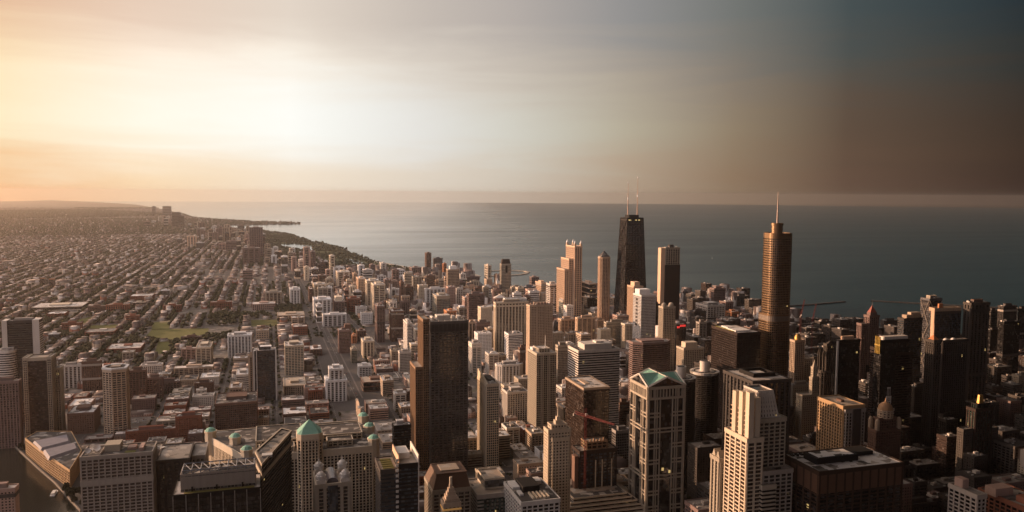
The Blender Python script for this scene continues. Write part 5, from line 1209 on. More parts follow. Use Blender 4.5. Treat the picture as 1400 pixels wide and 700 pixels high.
strip_towers(16, (470, 410), (560, 440), 20, (10, 22), (8, 13), 'mid-rise %s tower')
strip_towers(30, (300, 322), (352, 342), 14, (10, 20), (4, 8), 'hazy distant %s tower near the shore')
strip_towers(22, (345, 345), (450, 378), 16, (9, 20), (4, 9), 'distant slim %s tower beside the park')
strip_towers(26, (405, 378), (520, 420), 20, (9, 22), (6, 11), 'slim %s tower')
strip_towers(26, (540, 392), (700, 430), 20, (14, 30), (8, 13), 'slim %s tower')
# special extras on some mid towers
def find(px): return min(ALL, key=lambda b_: abs((b_.span[0]+b_.span[1])/2-px[0])+abs(b_.px[1]-px[1]))
# three bigger ones written out
b = T('cream-and-black striped twin-rib tower, centre, wide white roof behind', 675.5, 678, 722, 414, 492, style='fins', col='cream', g='black', roof='pale'); STR = b
b.mass(rect(b.X(.35), b.X(1.02), b.y1+1, b.y1+18), 0, b.H+6, 'fine', 'white', 'grey', 'white')
b = T('tan tower with small square windows and a battlemented top, right of the striped tower', 720, 724.5, 755.5, 418, 526, style='punched', col='tan', g='dark', roof='tan'); BAT = b
for i in range(7): b.box('battlement', i/7+.02, i/7+.08, .0, .08, b.H+1, b.H+6, 'pink')
for u0, u1 in ((.3, .36), (.62, .68)): b.box('pier', u0, u1, -.03, .0, 0, b.H, 'tan')
b = T('broad octagonal white tower with dark window columns, centre', 676, 681, 716, 500, 534, style='fins', col='offwhite', g='dark', roof='white', chamfer=9)
b = T('cream tower whose roofline slopes up to its left, right of the big black slab', 653, 665.5, 682, 526, 642, style='fine', col='cream', g='teal', roof='tan', plant=False); CRM = b
m = MB(); n = len(m.v); m.v += [(b.x0, b.y1, b.H), (b.x0, b.y0, b.H), (b.x0, b.y1, b.H+14), (b.x0+3, b.y1, b.H), (b.x0+3, b.y0, b.H), (b.x0+3, b.y1, b.H+14)]; m.f += [(0, 2, 1), (3, 4, 5), (1, 2, 5, 4), (0, 3, 5, 2)]; m.m += [0]*4; m.build('raked_wall', wallmat('cream'), b.root)
b.plant(b.H-.5, 'dgrey', (.4, .9), (.3, .8), 4)
b = T('tall beige tower with dense white ribs, roof crown and thin white mast, centre right', 722, 734, 760.5, 484, 602, style='fine', col='lime', g='black', roof='pale', plant=False); BGE = b
b.mass(b.R(.2, .75, .2, .8), b.H, b.H+6, 'piers', 'lime', 'black', 'pale'); b.mast(.62, .4, b.H+6, 22, .8, WMET); b.box('penthouse', .05, .2, .6, .9, b.H, b.H+5, 'white')
for u in (.22, .30, .55, .63): b.box('rib', u, u+.03, -.05, -.02, 0, b.H, 'lime')
b = T('grey-green glass tower with a sloped chamfered top, centre right', 764, 769.5, 792, 412, 446, style='curtain', col='stone', g='teal', roof='grey', plant=False); m = MB(); m.loft(b.R(0, 1, 0, 1), b.H+1, b.R(.14, .86, .3, 1), b.H+14); m.build('sloped_top', wallmat('grey'), b.root)
b = T('tapering cream tower topped by a dark trapezoid crown, before the lake', 683.5, 685.5, 698.8, 361, 411, style='fine', col='stone', g='dark', plant=False); LAK = b
m = MB(); m.loft(b.R(.06, .94, .06, .94), b.H+1, b.R(.14, .86, .14, .86), b.H+18); m.build('dark_crown', wallmat('dbrown'), b.root); b.box('window_slot', .42, .62, -.05, -.01, b.H-34, b.H-6, 'black')
b = T('hexagonal tower with a shallow white domed roof, left of the striped tower', 674.5, 676.5, 692, 408, 441, style='fins', col='pink', g='dark', roof='white', plant=False, chamfer=8); m = MB(); m.cone(offs(b.R(0, 1, 0, 1), 1.5), b.H+1.2, (b.cx, b.cy, b.H+11)); m.build('domed_roof', wallmat('offwhite'), b.root)
q = find((361, 479))
for u0, u1 in ((-.01, .05), (.13, .16), (.95, 1.01)): q.box('white_upright', u0, u1, -.09, -.04, 0, q.H+1.5, 'white')
q.box('penthouse', .3, .8, .3, .7, q.H, q.H+7, 'white')
# box tops
for (px, py, u, v, h, c_) in ((619, 368, (.2, .8), (.2, .8), 12, 'white'), (471, 452, (.5, 1), (.2, .8), 14, 'brown'), (634, 421, (.1, .9), (.2, .8), 6, 'white'), (463, 412, (.1, .8), (.2, .8), 14, 'cream'), (672, 423, (.3, .8), (.2, .7), 8, 'white'), (943, 477, (.15, .75), (.2, .8), 12, 'cream'), (868, 392, (.2, .8), (.2, .8), 12, 'peach')):
    q = find((px, py))
    if q.root.type == 'EMPTY': q.box('upper_storey', u[0], u[1], v[0], v[1], q.H, q.H+h, c_)
    else: m = MB(); m.box(q.X(u[0]), q.X(u[1]), q.Y(v[0]), q.Y(v[1]), q.H, q.H+h); m.build('upper_storey', wallmat(c_), q.root)
# ------------------------------------------------------------------ low fabric of the city
CELL = 40; GRID = {}
def addfoot(f):
    for i in range(int(f[0]//CELL)-0, int(f[1]//CELL)+1):
        for j in range(int(f[2]//CELL), int(f[3]//CELL)+1): GRID.setdefault((i, j), []).append(f)
for f in FOOT: addfoot(f)
def free(x0, x1, y0, y1, mg=2):
    for i in range(int((x0-mg)//CELL), int((x1+mg)//CELL)+1):
        for j in range(int((y0-mg)//CELL), int((y1+mg)//CELL)+1):
            for f in GRID.get((i, j), ()):
                if x0-mg < f[1] and x1+mg > f[0] and y0-mg < f[3] and y1+mg > f[2]: return False
    return True
SPECIAL = fields+[park, beach]+WAT
def okpt(x, y): return not any(inpoly(x, y, p_) for p_ in SPECIAL) and avd(x, y) > 15
rnd = random.Random(11)
cand = []; treepts = []; lots = []
east = lambda y: None
for (bx0, bx1, by0, by1) in blocks:
    cx, cy = (bx0+bx1)/2, (by0+by1)/2; D = math.hypot(cx, cy); px = P(cx, cy, 0)[0]
    urban = (px > 430 and D < 4200) or D < 1900 or (px > 330 and D < 2600)
    if D > 13000:
        for i in range(4):
            for j in range(1, 3):
                x = bx0+(i+.5)*(bx1-bx0)/4; y = by0+(j-.5)*(by1-by0)/2; w, d, h = rnd.uniform(10, 22), rnd.uniform(20, 44), rnd.uniform(6, 12) if rnd.random() < .97 else rnd.uniform(15, 40)
                if rnd.random() < .7: cand.append((x-w/2, x+w/2, y-d/2, y+d/2, h, 9))
        if math.sin(cx*.0013)+math.cos(cy*.0009+cx*.0004) > .1:
            for i in range(5): treepts.append((rnd.uniform(bx0, bx1), rnd.uniform(by0, by1), rnd.uniform(14, 24)))
    elif D > 8200:
        for i in range(6):
            for j in range(2):
                if rnd.random() < .85:
                    w, d, h = rnd.uniform(8, 14), rnd.uniform(20, 44), rnd.uniform(6, 11) if rnd.random() < .95 else rnd.uniform(15, 40)
                    x = bx0+(i+.5)*(bx1-bx0)/6; y = by0+(j+.5)*(by1-by0)/2
                    if okpt(x, y): cand.append((x-w/2, x+w/2, y-d/2, y+d/2, h, 9))
        for i in range(13): treepts.append((rnd.uniform(bx0, bx1), rnd.uniform(by0, by1), rnd.uniform(7, 14)))
    elif not urban:
        nz = math.sin(cx*.0031+1.3)*math.cos(cy*.0023+.4)+.6*math.sin(cx*.0011-cy*.0017)+rnd.uniform(-.25, .25)
        big = rnd.random() < .10
        if nz > 1.3:
            for _ in range(60): treepts.append((rnd.uniform(bx0, bx1), rnd.uniform(by0, by1), rnd.uniform(5, 9)))
        elif nz < -.75:
            for i in (0, 1):
                for j in (0, 1, 2):
                    if rnd.random() < .75:
                        w, d = rnd.uniform(18, 38), rnd.uniform(16, 36); x, y = bx0+22+i*42, by0+20+j*38
                        if free(x-w/2, x+w/2, y-d/2, y+d/2) and okpt(x, y): cand.append((x-w/2, x+w/2, y-d/2, y+d/2, rnd.uniform(5, 14), rnd.randrange(9)))
        elif big:
            w, d = rnd.uniform(50, 84), rnd.uniform(35, 80); x, y = cx+rnd.uniform(-5, 5), cy+rnd.uniform(-15, 15)
            if free(x-w/2, x+w/2, y-d/2, y+d/2) and okpt(x, y) and okpt(x-w/2, y-d/2) and okpt(x+w/2, y+d/2): cand.append((x-w/2, x+w/2, y-d/2, y+d/2, rnd.uniform(7, 18), 8))
        else:
            ny = 11
            for col_ in (0, 1, 2):
                for j in range(ny):
                    if rnd.random() < (.86 if col_ != 1 else .07):
                        w, d = rnd.uniform(15, 20), 9.6+rnd.uniform(-.4, .4); h = rnd.uniform(7.5, 10.5)
                        if rnd.random() < .06: w, d, h = rnd.uniform(18, 26), rnd.uniform(14, 26), rnd.uniform(12, 26)
                        x = (bx0+5+w/2, cx, bx1-5-w/2)[col_]; y = by0+(j+.5)*(by1-by0)/ny
                        if okpt(x, y) and free(x-w/2, x+w/2, y-d/2, y+d/2, 1): cand.append((x-w/2, x+w/2, y-d/2, y+d/2, h, rnd.randrange(8))); 
                        if w > 22: addfoot((x-w/2, x+w/2, y-d/2, y+d/2))
            for j in range(15):
                for x in (bx0-1, bx1+1, cx+rnd.uniform(-8, 8)):
                    if rnd.random() < .88:
                        y = by0+(j+rnd.random())*(by1-by0)/15; treepts.append((x+rnd.uniform(-2, 2), y, rnd.uniform(4.8, 8.5)))
        if rnd.random() < .06:
            for _ in range(60): treepts.append((rnd.uniform(bx0, bx1), rnd.uniform(by0, by1), rnd.uniform(5, 9)))
    else:
        nx, ny = rnd.choice(((2, 3), (2, 4), (3, 4), (2, 2), (3, 3)))
        for i in range(nx):
            for j in range(ny):
                fx, fy = (bx1-bx0)/nx, (by1-by0)/ny; w, d = fx*rnd.uniform(.72, .96), fy*rnd.uniform(.68, .95)
                x, y = bx0+(i+.5)*fx, by0+(j+.5)*fy; r = rnd.random()
                dens = .80 if px < 900 else .95
                if r > dens: lots.append((x-w/2, x+w/2, y-d/2, y+d/2)); continue
                h = rnd.choice((6, 8, 10, 13, 16, 20, 24)) if px < 700 else (rnd.choice((10, 14, 20, 28, 36, 46)) if px < 950 else rnd.choice((20, 30, 40, 50, 62, 75)))
                if px > 430 and rnd.random() < .20 and 1500 < D < 4000: h = rnd.uniform(30, 62) if px < 560 else rnd.uniform(35, 85); w = min(w, 34); d = min(d, 34)
                if D < 1700 and px < 960: h = min(h, 34)
                if 430 < px < 640 and D < 2700: h = min(h, 40)
                if px > 1000: h = min(h, 75)
                for _try in range(3):
                    if free(x-w/2, x+w/2, y-d/2, y+d/2, 2) and okpt(x-w/2, y-d/2) and okpt(x+w/2, y+d/2) and okpt(x, y) and okpt(x+w/2, y-d/2) and okpt(x-w/2, y+d/2): break
                    w *= .66; d *= .66
                else:
                    continue
                f = (x-w/2, x+w/2, y-d/2, y+d/2); addfoot(f); cand.append((*f, h, rnd.choice((2, 4, 4, 6, 7)) if h > 29 else rnd.randrange(8)))
        for j in range(13):
            for x in (bx0-1.5, bx1+1.5):
                if rnd.random() < (.4 if px < 700 else .25): y = by0+(j+rnd.random())*(by1-by0)/13; treepts.append((x, y, rnd.uniform(3.2, 5.5)))
# visibility of low buildings behind towers, size in the picture
SH = sorted(SHADE, key=lambda s_: s_[4])
def vis(c_):
    x0, x1, y0, y1, h, _ = c_; cx, cy = (x0+x1)/2, (y0+y1)/2; p_ = P(cx, cy, h)
    if not (-15 < p_[0] < 1415 and p_[1] < 705): return 0
    ok = 0
    for (x, y, z) in ((cx, cy, h), (x0, y0, h*.8), (x1, y0, h*.8), (cx, y1, h)):
        q = P(x, y, z)
        if not any(a[0] < q[0] < a[1] and a[2] < q[1] < a[3] and a[4] < q[2]-5 for a in SH): ok += 1
    if not ok: return 0
    return ok*(x1-x0)*(h+ (y1-y0)*.3)/p_[2]**2
sc_ = sorted(((vis(c_), i) for i, c_ in enumerate(cand)), reverse=True)
ind = [cand[i] for v, i in sc_[:285] if v > 0]; indset = set(i for v, i in sc_[:285]); rest = [c_ for i, c_ in enumerate(cand) if i not in indset]
LC = ['brick', 'brown', 'tan', 'mauve', 'offwhite', 'conc', 'pink', 'stone']; LN = dict(brick='red brick', brown='dark brown', tan='tan', mauve='dull brown', offwhite='whitish', conc='grey concrete', pink='pinkish', stone='stone-coloured', white='bright white', cream='cream')
RC = ['pale', 'grey', 'grey', 'white', 'tan', 'dark', 'pale']
for (x0, x1, y0, y1, h, c_) in ind:
    cl = LC[c_ % 8]
    if h > 29: cl = rnd.choice(('offwhite', 'white', 'tan', 'stone', 'pink', 'cream'))
    if P((x0+x1)/2, y0, 0)[0] > 900: cl = rnd.choice(('dgrey', 'dstone', 'dbrown', 'dgrey', 'dstone', 'mauve'))  # right-hand blocks take darker walls, painting in the shade there
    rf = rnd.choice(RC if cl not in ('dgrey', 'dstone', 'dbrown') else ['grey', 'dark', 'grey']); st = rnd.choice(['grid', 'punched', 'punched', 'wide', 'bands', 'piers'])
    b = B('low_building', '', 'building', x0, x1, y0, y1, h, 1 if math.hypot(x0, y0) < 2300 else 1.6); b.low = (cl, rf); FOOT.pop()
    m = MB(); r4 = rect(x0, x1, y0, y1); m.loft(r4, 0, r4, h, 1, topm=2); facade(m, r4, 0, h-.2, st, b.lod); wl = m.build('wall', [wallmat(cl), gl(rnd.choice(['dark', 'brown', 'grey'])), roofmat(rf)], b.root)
    w, d = (x1-x0)*.25, (y1-y0)*.22; px_, py_ = b.cx+rnd.uniform(-.15, .15)*(x1-x0), b.cy+rnd.uniform(-.1, .2)*(y1-y0)
    m = MB(); m.box(px_-w/2, px_+w/2, py_-d/2, py_+d/2, h, h+3.2); m.build('penthouse', wallmat(rnd.choice(['conc', cl, 'offwhite'])), b.root)
    for k in range(rnd.randint(3, 7)):
        xx, yy = rnd.uniform(x0+3, x1-3), rnd.uniform(y0+3, y1-3)
        if abs(xx-px_) < w/2+2 and abs(yy-py_) < d/2+2: continue
        m = MB(); s_ = rnd.uniform(.8, 1.9); m.box(xx-s_, xx+s_, yy-s_*.7, yy+s_*.7, h, h+rnd.uniform(1, 2)); m.build('rooftop_unit', plainmat('unit_metal', (.45,.43,.41), .5, .2), b.root)
# the rest as one mass
FM = [farmat(i, PAL[c_]) for i, c_ in enumerate(LC)]
FM += [farmat(8, (.40,.34,.28)), farmat(9, (.26,.20,.16))]
A = np.array([c_[:5] for c_ in rest]); n = len(A); V = np.zeros((n, 8, 3))
for k, (a, b_, c_) in enumerate(((0,2,0),(1,2,0),(1,3,0),(0,3,0),(0,2,1),(1,2,1),(1,3,1),(0,3,1))): V[:, k, 0] = A[:, a]; V[:, k, 1] = A[:, b_]; V[:, k, 2] = A[:, 4]*c_
Fq = np.array([(0,1,5,4),(1,2,6,5),(2,3,7,6),(3,0,4,7),(4,5,6,7)])
def npmesh(name, V, F, mats, mi=None, kind='stuff', label=None, cat=None):
    me = bpy.data.meshes.new(name); me.vertices.add(len(V)); me.vertices.foreach_set('co', V.astype(np.float32).ravel()); k = F.shape[1]
    me.loops.add(F.size); me.loops.foreach_set('vertex_index', F.astype(np.int32).ravel()); me.polygons.add(len(F)); me.polygons.foreach_set('loop_start', np.arange(0, F.size, k, dtype=np.int32)); me.polygons.foreach_set('loop_total', np.full(len(F), k, dtype=np.int32))
    for m_ in mats: me.materials.append(m_)
    if mi is not None: me.polygons.foreach_set('material_index', mi.astype(np.int32))
    me.update(calc_edges=True); me.validate(); o = bpy.data.objects.new(name, me); COL.objects.link(o); o['kind'] = kind
    if label: o['label'] = label; o['category'] = cat
    return o
Fa = (Fq[None]+8*np.arange(n)[:, None, None]).reshape(-1, 4)
npmesh('distant_houses', V.reshape(-1, 3), Fa, FM, np.repeat(np.array([c_[5] for c_ in rest]), 5), label='carpet of countless distant low houses and blocks fading into haze', cat='houses')
print('low', len(ind), 'rest', n, 'trees', len(treepts), 'lots', len(lots))
# ------------------------------------------------------------------ trees
def leafmat(name, rgb):
    m, t, b = newmat(name); tcn = N(t, 'ShaderNodeTexCoord'); n1 = N(t, 'ShaderNodeTexNoise'); n1.inputs['Scale'].default_value = .09; n1.inputs['Detail'].default_value = 4
    g = N(t, 'ShaderNodeNewGeometry'); t.links.new(g.outputs['Position'], n1.inputs[0]); wn = N(t, 'ShaderNodeTexWhiteNoise'); t.links.new(g.outputs['Random Per Island'], wn.inputs['Vector'])
    f = math_(t, 'ADD', math_(t, 'MULTIPLY', n1.outputs[0], .5), math_(t, 'MULTIPLY', g.outputs['Random Per Island'], .5))
    t.links.new(mixc(t, f, tuple(v*.5 for v in rgb), tuple(v*1.7 for v in rgb)), b.inputs['Base Color']); b.inputs['Roughness'].default_value = .9; b.inputs['Specular IOR Level'].default_value = .1; return m
LEAF = leafmat('leaves', (.036, .038, .022))
rs = np.random.default_rng(5)
tp_ = [(x, y, r) for x, y, r in treepts if inview(x, y, 0, 10) and free(x-1, x+1, y-1, y+1, 1) and not any(inpoly(x, y, w) for w in WAT+fields) and avd(x, y) > 13 and inpoly(x, y, land)]
# park woods
pb = np.array(park)
for _ in range(9000):
    x, y = rs.uniform(pb[:, 0].min(), pb[:, 0].max()), rs.uniform(pb[:, 1].min(), pb[:, 1].max())
    if inpoly(x, y, park) and not any(inpoly(x, y, w) for w in WAT) and not inpoly(x, y, beach) and math.sin(x*.011+1)*math.cos(y*.009) > -.62: tp_.append((x, y, rs.uniform(6, 11)))
for poly_, n_ in ((gp([(100,460),(175,452),(190,470),(150,497),(95,492)]), 200), (gp([(120,458),(152,456),(160,470),(118,482)]), 60), (gp([(230,468),(262,466),(250,486),(234,486)]), 40), (gp([(415,405),(425,400),(440,446),(475,452),(470,462),(430,462)]), 90), (gp([(290,428),(340,430),(338,437),(290,437)]), 60),
                  (gp([(478,425),(492,440),(500,452),(485,458),(474,440)]), 60), (gp([(0,395),(120,393),(150,408),(0,415)]), 240), (gp([(0,426),(95,428),(70,452),(0,452)]), 150)):
    q = np.array(poly_)
    for _ in range(n_*3):
        x, y = rs.uniform(q[:, 0].min(), q[:, 0].max()), rs.uniform(q[:, 1].min(), q[:, 1].max())
        if inpoly(x, y, poly_) and free(x-2, x+2, y-2, y+2, 1) and avd(x, y) > 13: tp_.append((x, y, rs.uniform(4, 7.5)))
for i in range(5, 27):
    a_, b_ = cg[i], cg[i+1]; L = math.hypot(b_[0]-a_[0], b_[1]-a_[1])
    for k in range(int(L/9)):
        q = rs.uniform(0, 1); x, y = a_[0]+(b_[0]-a_[0])*q+rs.uniform(-40, 40), a_[1]+(b_[1]-a_[1])*q+rs.uniform(-1, 1)*min(150, 10+a_[1]*.011)
        if inpoly(x, y, land) and not inpoly(x, y, beach): tp_.append((x, y, rs.uniform(7, 12)))
T_ = np.array(tp_); print('trees', len(T_))
Dt = np.hypot(T_[:, 0], T_[:, 1])
phi = (1+5**.5)/2; ico = np.array([(-1,phi,0),(1,phi,0),(-1,-phi,0),(1,-phi,0),(0,-1,phi),(0,1,phi),(0,-1,-phi),(0,1,-phi),(phi,0,-1),(phi,0,1),(-phi,0,-1),(-phi,0,1)])/math.hypot(1, phi)
icf = np.array([(0,11,5),(0,5,1),(0,1,7),(0,7,10),(0,10,11),(1,5,9),(5,11,4),(11,10,2),(10,7,6),(7,1,8),(3,9,4),(3,4,2),(3,2,6),(3,6,8),(3,8,9),(4,9,5),(2,4,11),(6,2,10),(8,6,7),(9,8,1)])
def clumps(pos, rad, zc):
    n = len(pos); s_ = rs.uniform(.6, 1.25, (n, 12, 1)); v = ico[None]*s_*rad[:, None, None]*np.array([1, 1, .85])
    a = rs.uniform(0, 6.28, n); ca, sa = np.cos(a)[:, None], np.sin(a)[:, None]; x = v[:, :, 0]*ca-v[:, :, 1]*sa; y = v[:, :, 0]*sa+v[:, :, 1]*ca
    v = np.stack([x+pos[:, 0, None], y+pos[:, 1, None], v[:, :, 2]+zc[:, None]], 2); return v.reshape(-1, 3), (icf[None]+12*np.arange(n)[:, None, None]).reshape(-1, 3)
near = Dt < 5200; pos, rad, zc = [], [], []
for x, y, r in T_[near]:
    k = 5 if math.hypot(x, y) < 3000 else 3
    for _ in range(k): pos.append((x+rs.uniform(-.5, .5)*r, y+rs.uniform(-.5, .5)*r)); rad.append(r*rs.uniform(.38, .6)); zc.append(r*rs.uniform(.7, 1.35))
far_ = T_[~near]
P_ = np.concatenate([np.array(pos), far_[:, :2]]); R_ = np.concatenate([np.array(rad), far_[:, 2]*.9]); Z_ = np.concatenate([np.array(zc), far_[:, 2]*.75])
v, f = clumps(P_, R_, Z_); npmesh('tree_canopy', v, f, [LEAF], label='dark leafy tree cover filling streets, yards and the lakeside park', cat='trees')
# individual trees near the river and lower-left streets
BARK = plainmat('bark', (.06,.045,.035), .95)
def tree_proto(k):
    rr = random.Random(k); r_ = empty('tree', (0, 0, 0)); m = MB(); m.loft(circ(0, 0, .35, 6), 0, circ(0, 0, .2, 6), 5)
    for i in range(5): a = rr.uniform(0, 6.28); m.bar((0, 0, 3.2+i*.4), (2.4*math.cos(a), 2.4*math.sin(a), 5.5+rr.random()*2), .1)
    m.build('trunk', BARK, r_); m = MB()
    for i in range(420):
        a, e_ = rr.uniform(0, 6.28), rr.uniform(-.6, 1.5); q = rr.uniform(.55, 1)**.5*(1+.28*math.sin(3*a+k)); c_ = Vector((4.2*q*math.cos(a)*math.cos(e_), 4.2*q*math.sin(a)*math.cos(e_), 7+3.8*q*math.sin(e_)))
        n_ = Vector((rr.gauss(0, 1), rr.gauss(0, 1), rr.gauss(0, 1)+.5)).normalized(); u_ = n_.orthogonal().normalized()*rr.uniform(.4, .8); w_ = n_.cross(u_).normalized()*rr.uniform(.4, .8)
        m.quad(tuple(c_-u_-w_), tuple(c_+u_-w_), tuple(c_+u_+w_), tuple(c_-u_+w_))
    m.build('crown', LEAF, r_); return r_
protos = [tree_proto(k) for k in range(3)]
def place_tree(x, y, s_, label, group, first):
    k = rnd.randrange(3); p_ = protos[k]
    if k in first: r_ = p_.copy(); COL.objects.link(r_); ch = [c_.copy() for c_ in p_.children]; [COL.objects.link(c_) for c_ in ch]; [setattr(c_, 'parent', r_) for c_ in ch]
    else: r_ = p_; first.add(k)
    r_.location = (x, y, .1); r_.scale = (s_, s_, s_*rnd.uniform(.9, 1.15)); r_.rotation_euler = (0, 0, rnd.uniform(0, 6.28)); tag(r_, label, 'tree', group)
first = set()
def alongpx(pts, n_, jit, label, group):
    g_ = [G(*p_) for p_ in pts]
    for i in range(n_):
        t_ = (i+.5)/n_*(len(g_)-1); k = min(int(t_), len(g_)-2); q = t_-k; x = g_[k][0]+(g_[k+1][0]-g_[k][0])*q+rnd.uniform(-jit, jit); y = g_[k][1]+(g_[k+1][1]-g_[k][1])*q+rnd.uniform(-jit, jit)
        if not inpoly(x, y, river) and free(x-2, x+2, y-2, y+2, 1): place_tree(x, y, rnd.uniform(.8, 1.35), label, group, first)
alongpx([(16,603),(52,636),(78,660),(106,690)], 26, 5, 'leafy tree on the bank between the river and the low blue-roofed building', 'trees on the river bank')
alongpx([(108,672),(112,690),(118,699)], 6, 5, 'leafy tree at the foot of the dish-topped block', 'trees below the dish-topped block')
alongpx([(24,660),(32,672),(30,690)], 7, 5, 'leafy tree beside the pink-roofed block across the river', 'trees across the river')
alongpx([(214,640),(216,688)], 7, 3, 'small tree in the yard right of the dish-topped block', 'trees in the yard right of the dish-topped block')
# river wall
rw = [G(*p_) for p_ in ((14,607),(49,640),(73,661),(108,700))]; band3('river_wall', 'low stone embankment wall along the river, lower left', [(x+2, y) for x, y in rw], .8, 0, 2.2, plainmat('wall_stone', (.2,.17,.14), .9), 'wall')
# ------------------------------------------------------------------ cars on the open lots
def car_proto(i, rgb):
    m = MB(); m.loft([(-2.2,-.9),(2.2,-.9),(2.2,.9),(-2.2,.9)], .35, [(-2.15,-.85),(2.15,-.85),(2.15,.85),(-2.15,.85)], .95, 0); m.loft([(-1.5,-.8),(1.1,-.8),(1.1,.8),(-1.5,.8)], .95, [(-1.1,-.65),(.5,-.65),(.5,.65),(-1.1,.65)], 1.5, 1, topm=0)
    for x in (-1.4, 1.4):
        for y in (-.92, .92): m.box(x-.33, x+.33, y-.12, y+.12, 0, .66, 2)
    me_o = m.build('parked_car', [plainmat('car_paint_%d' % i, rgb, .3, .2), gl('black'), plainmat('tyre', (.02,.02,.02))]); return me_o
cols_ = [(.75,.74,.72), (.5,.5,.5), (.03,.03,.035), (.35,.05,.04), (.08,.12,.25), (.3,.29,.27)]; cnames = ['white', 'silver', 'black', 'red', 'blue', 'grey']
cp = [car_proto(i, c_) for i, c_ in enumerate(cols_)]; usedc = set(); nc = 0
lots.sort(key=lambda l: math.hypot(l[0], l[2]))
CARS = []
for (x0, x1, y0, y1) in lots:
    cx, cy = (x0+x1)/2, (y0+y1)/2
    if not (inview(cx, cy, 0, -10) and okpt(cx, cy) and free(x0+3, x1-3, y0+3, y1-3, 0)) or x1-x0 < 15: continue
    q = P(cx, cy, 0)
    if q[0] > 1000 or any(a[0] < q[0] < a[1] and a[2] < q[1] < a[3] and a[4] < q[2] for a in SH): continue
    nm = 0
    for r_ in range(int((y1-y0-4)//9)):
        for k in range(int((x1-x0-4)//3)):
            if rnd.random() < .55 and nc < 200:
                i = rnd.choices(range(6), (5, 4, 3, 1, 1, 3))[0]; o = cp[i] if i not in usedc else cp[i].copy()
                if i in usedc: COL.objects.link(o)
                usedc.add(i); o.location = (x0+3+k*3, y0+4+r_*9, .16); o.rotation_euler = (0, 0, math.pi/2+rnd.choice((0, math.pi))); CARS.append((o, i, cx, cy)); nc += 1; o['category'] = 'car'
# cars driving along the avenues
for a in aves[:2]:
    for i in range(len(a)-1):
        L = math.hypot(a[i+1][0]-a[i][0], a[i+1][1]-a[i][1])
        if math.hypot(*a[i]) > 3500: continue
        for j in range(int(L/26)):
            if rnd.random() < .25 or nc > 298: continue
            t_ = (j+rnd.random())*26/L; dx, dy = (a[i+1][0]-a[i][0])/L, (a[i+1][1]-a[i][1])/L; s_ = rnd.choice((-1, 1))
            k = rnd.randrange(6); o = cp[k].copy(); COL.objects.link(o); o.location = (a[i][0]+dx*L*t_+dy*4*s_, a[i][1]+dy*L*t_-dx*4*s_, .26); o.rotation_euler = (0, 0, math.atan2(dy*s_, dx*s_)); o.name = 'car'; o['category'] = 'car'; CARS.append((o, k, o.location.x, o.location.y)); nc += 1
# ------------------------------------------------------------------ labels from what stands where
LM_ = [('the big black slab tower', BIG), ('the green gabled tower', WAC), ('the tapering black tower', HAN), ('the needle-spired tower', TRU), ('the cream stepped-fin tower', FIN), ('the copper-topped warehouse', MART),
  ('the dish-roofed block', APP), ('the louvre-topped black block', GLS), ('the four-cupola tower', CUP), ('the beige masted tower', BGE), ('the black-and-white banded tower', BAN), ('the cream-black striped tower', STR),
  ('the orange-faced ribbed box', ORB), ('the rust-black box tower', BLK), ('the round corn-cob towers', MAR), ('the brown-black slab', AMA), ('the white-end-walled slab', FL), ('the pale-framed brown tower', FRM), ('the round-rimmed grid tower', RND),
  ('the white sign-strip tower', SGN), ('the pyramid-topped tan tower', PYR), ('the pale-crowned brown tower', WTP), ('the dark-crowned cream tower', LAK), ('the deco tower', DEC), ('the domed ornate tower', JEW), ('the orange-louvred black box', LOU), ('the gothic-crowned tower', TRI), ('the battlemented tan tower', BAT)]
def fm(px, py): return min(((abs(b_.desc_c[0]-px)+abs(b_.desc_c[1]-py)), b_) for b_ in ALL)[1]
for b_ in ALL: b_.desc_c = ((b_.span[0]+b_.span[1])/2, b_.px[1])
for ph, (px, py) in (('the long white ribbed block', (457, 430)), ('the white stepped ribbed tower', (459, 505)), ('the cream and green tower', (402, 473)), ('the white-upright dark tower', (361, 479)), ('the bluish-windowed white block', (328, 458)), ('the dark-brown gridded block', (323, 549)),
    ('the long cream-roofed shed', (78, 418)), ('the orange slab pair', (65, 380)), ('the blank white tower', (389, 351)), ('the tall brown grid tower', (519, 419)), ('the navy banded tower', (557, 442)), ('the slanted-roof dark box', (513, 523)), ('the hazy far-shore slabs', (241, 290))):
    LM_.append((ph, min(ALL, key=lambda b_: abs(b_.desc_c[0]-px)+abs(b_.desc_c[1]-py))))
ORD = ['nearest', 'second nearest', 'third nearest', 'fourth nearest', 'fifth nearest', 'sixth nearest', 'seventh nearest', 'eighth nearest', 'ninth nearest', 'tenth nearest', 'eleventh nearest', 'twelfth nearest', 'thirteenth nearest', 'fourteenth nearest', 'fifteenth nearest']
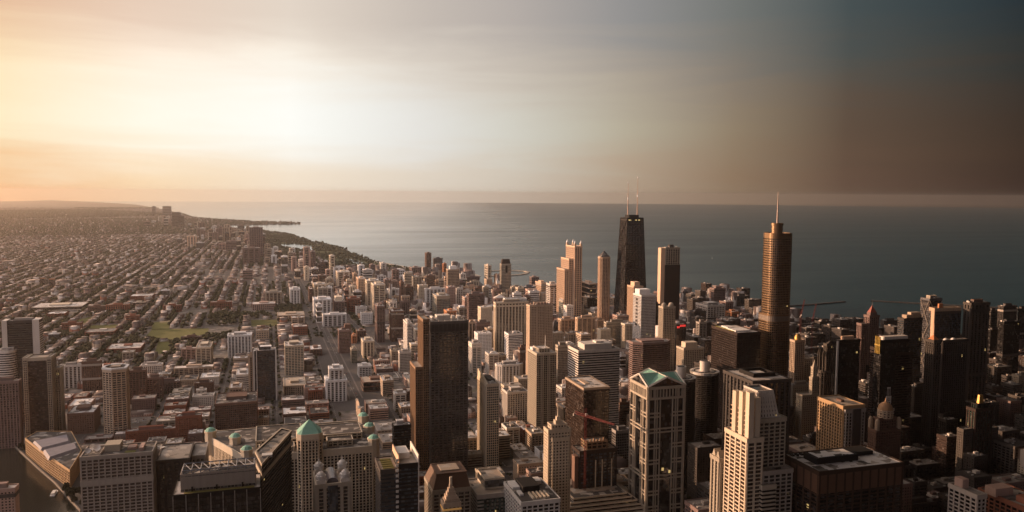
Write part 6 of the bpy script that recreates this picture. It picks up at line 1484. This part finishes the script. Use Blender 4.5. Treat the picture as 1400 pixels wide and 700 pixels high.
def rel(b_):
    cx, cy = b_.desc_c; best = None
    for ph, l_ in LM_:
        if l_ is b_: continue
        dx, dy = cx-l_.desc_c[0], 0
        top, bot = l_.px[1], min(700, l_.px[2]); yy = min(700, (b_.px[1]+b_.px[2])/2)
        dxx = 0 if l_.span[0] < cx < l_.span[1] else min(abs(cx-l_.span[0]), abs(cx-l_.span[1])); dyy = 0 if top < yy < bot else min(abs(yy-top), abs(yy-bot)); d_ = dxx+dyy*1.3
        side = ('left of' if cx < l_.desc_c[0] else 'right of') if dxx >= dyy*.8 else ('above' if yy < top else 'below')
        if best is None or d_ < best[0]: best = (d_, ph, side)
    return best
buck = {}
for b_ in ALL:
    if b_.root['label']: continue
    r_ = rel(b_); base = ('low %s %s-roofed building' % (LN.get(b_.low[0], {'dgrey': 'shade-darkened grey', 'dstone': 'shade-darkened stone', 'dbrown': 'shade-darkened brown'}.get(b_.low[0])), b_.low[1])) if hasattr(b_, 'low') else b_.desc
    buck.setdefault((base, r_[2], r_[1]), []).append((r_[0], id(b_), b_))
for (base, side, ph), l_ in buck.items():
    l_.sort()
    for i, (_, _, b_) in enumerate(l_):
        b_.root['label'] = ('%s, %s %s' % (base, side, ph)) if len(l_) == 1 else ('%s, %s on the side %s %s' % (base, ORD[min(i, 14)], side, ph) if side in () else '%s, %s %s %s' % (base, ORD[min(i, 14)]+' one', side, ph))
        if hasattr(b_, 'low'): b_.root['group'] = 'low flat-roofed buildings among the towers'
for o, i, x, y in CARS:
    p_ = P(x, y, 0); best = min(LM_, key=lambda l_: abs(l_[1].desc_c[0]-p_[0])+.7*abs(min(690, l_[1].px[2])-p_[1])); side = 'left' if p_[0] < best[1].desc_c[0] else 'right'
    drv = o.name.startswith('car')
    if drv: o['label'] = '%s car driving on the wide dark avenue, near %s' % (cnames[i], best[0]); o['group'] = '%s cars on the avenue near %s' % (cnames[i], best[0])
    else: o['label'] = '%s parked car on the open lots %s of %s' % (cnames[i], side, best[0]); o['group'] = '%s cars parked %s of %s' % (cnames[i], side, best[0])
for o in list(bpy.data.objects):
    if '_o' in o: del o['_o']
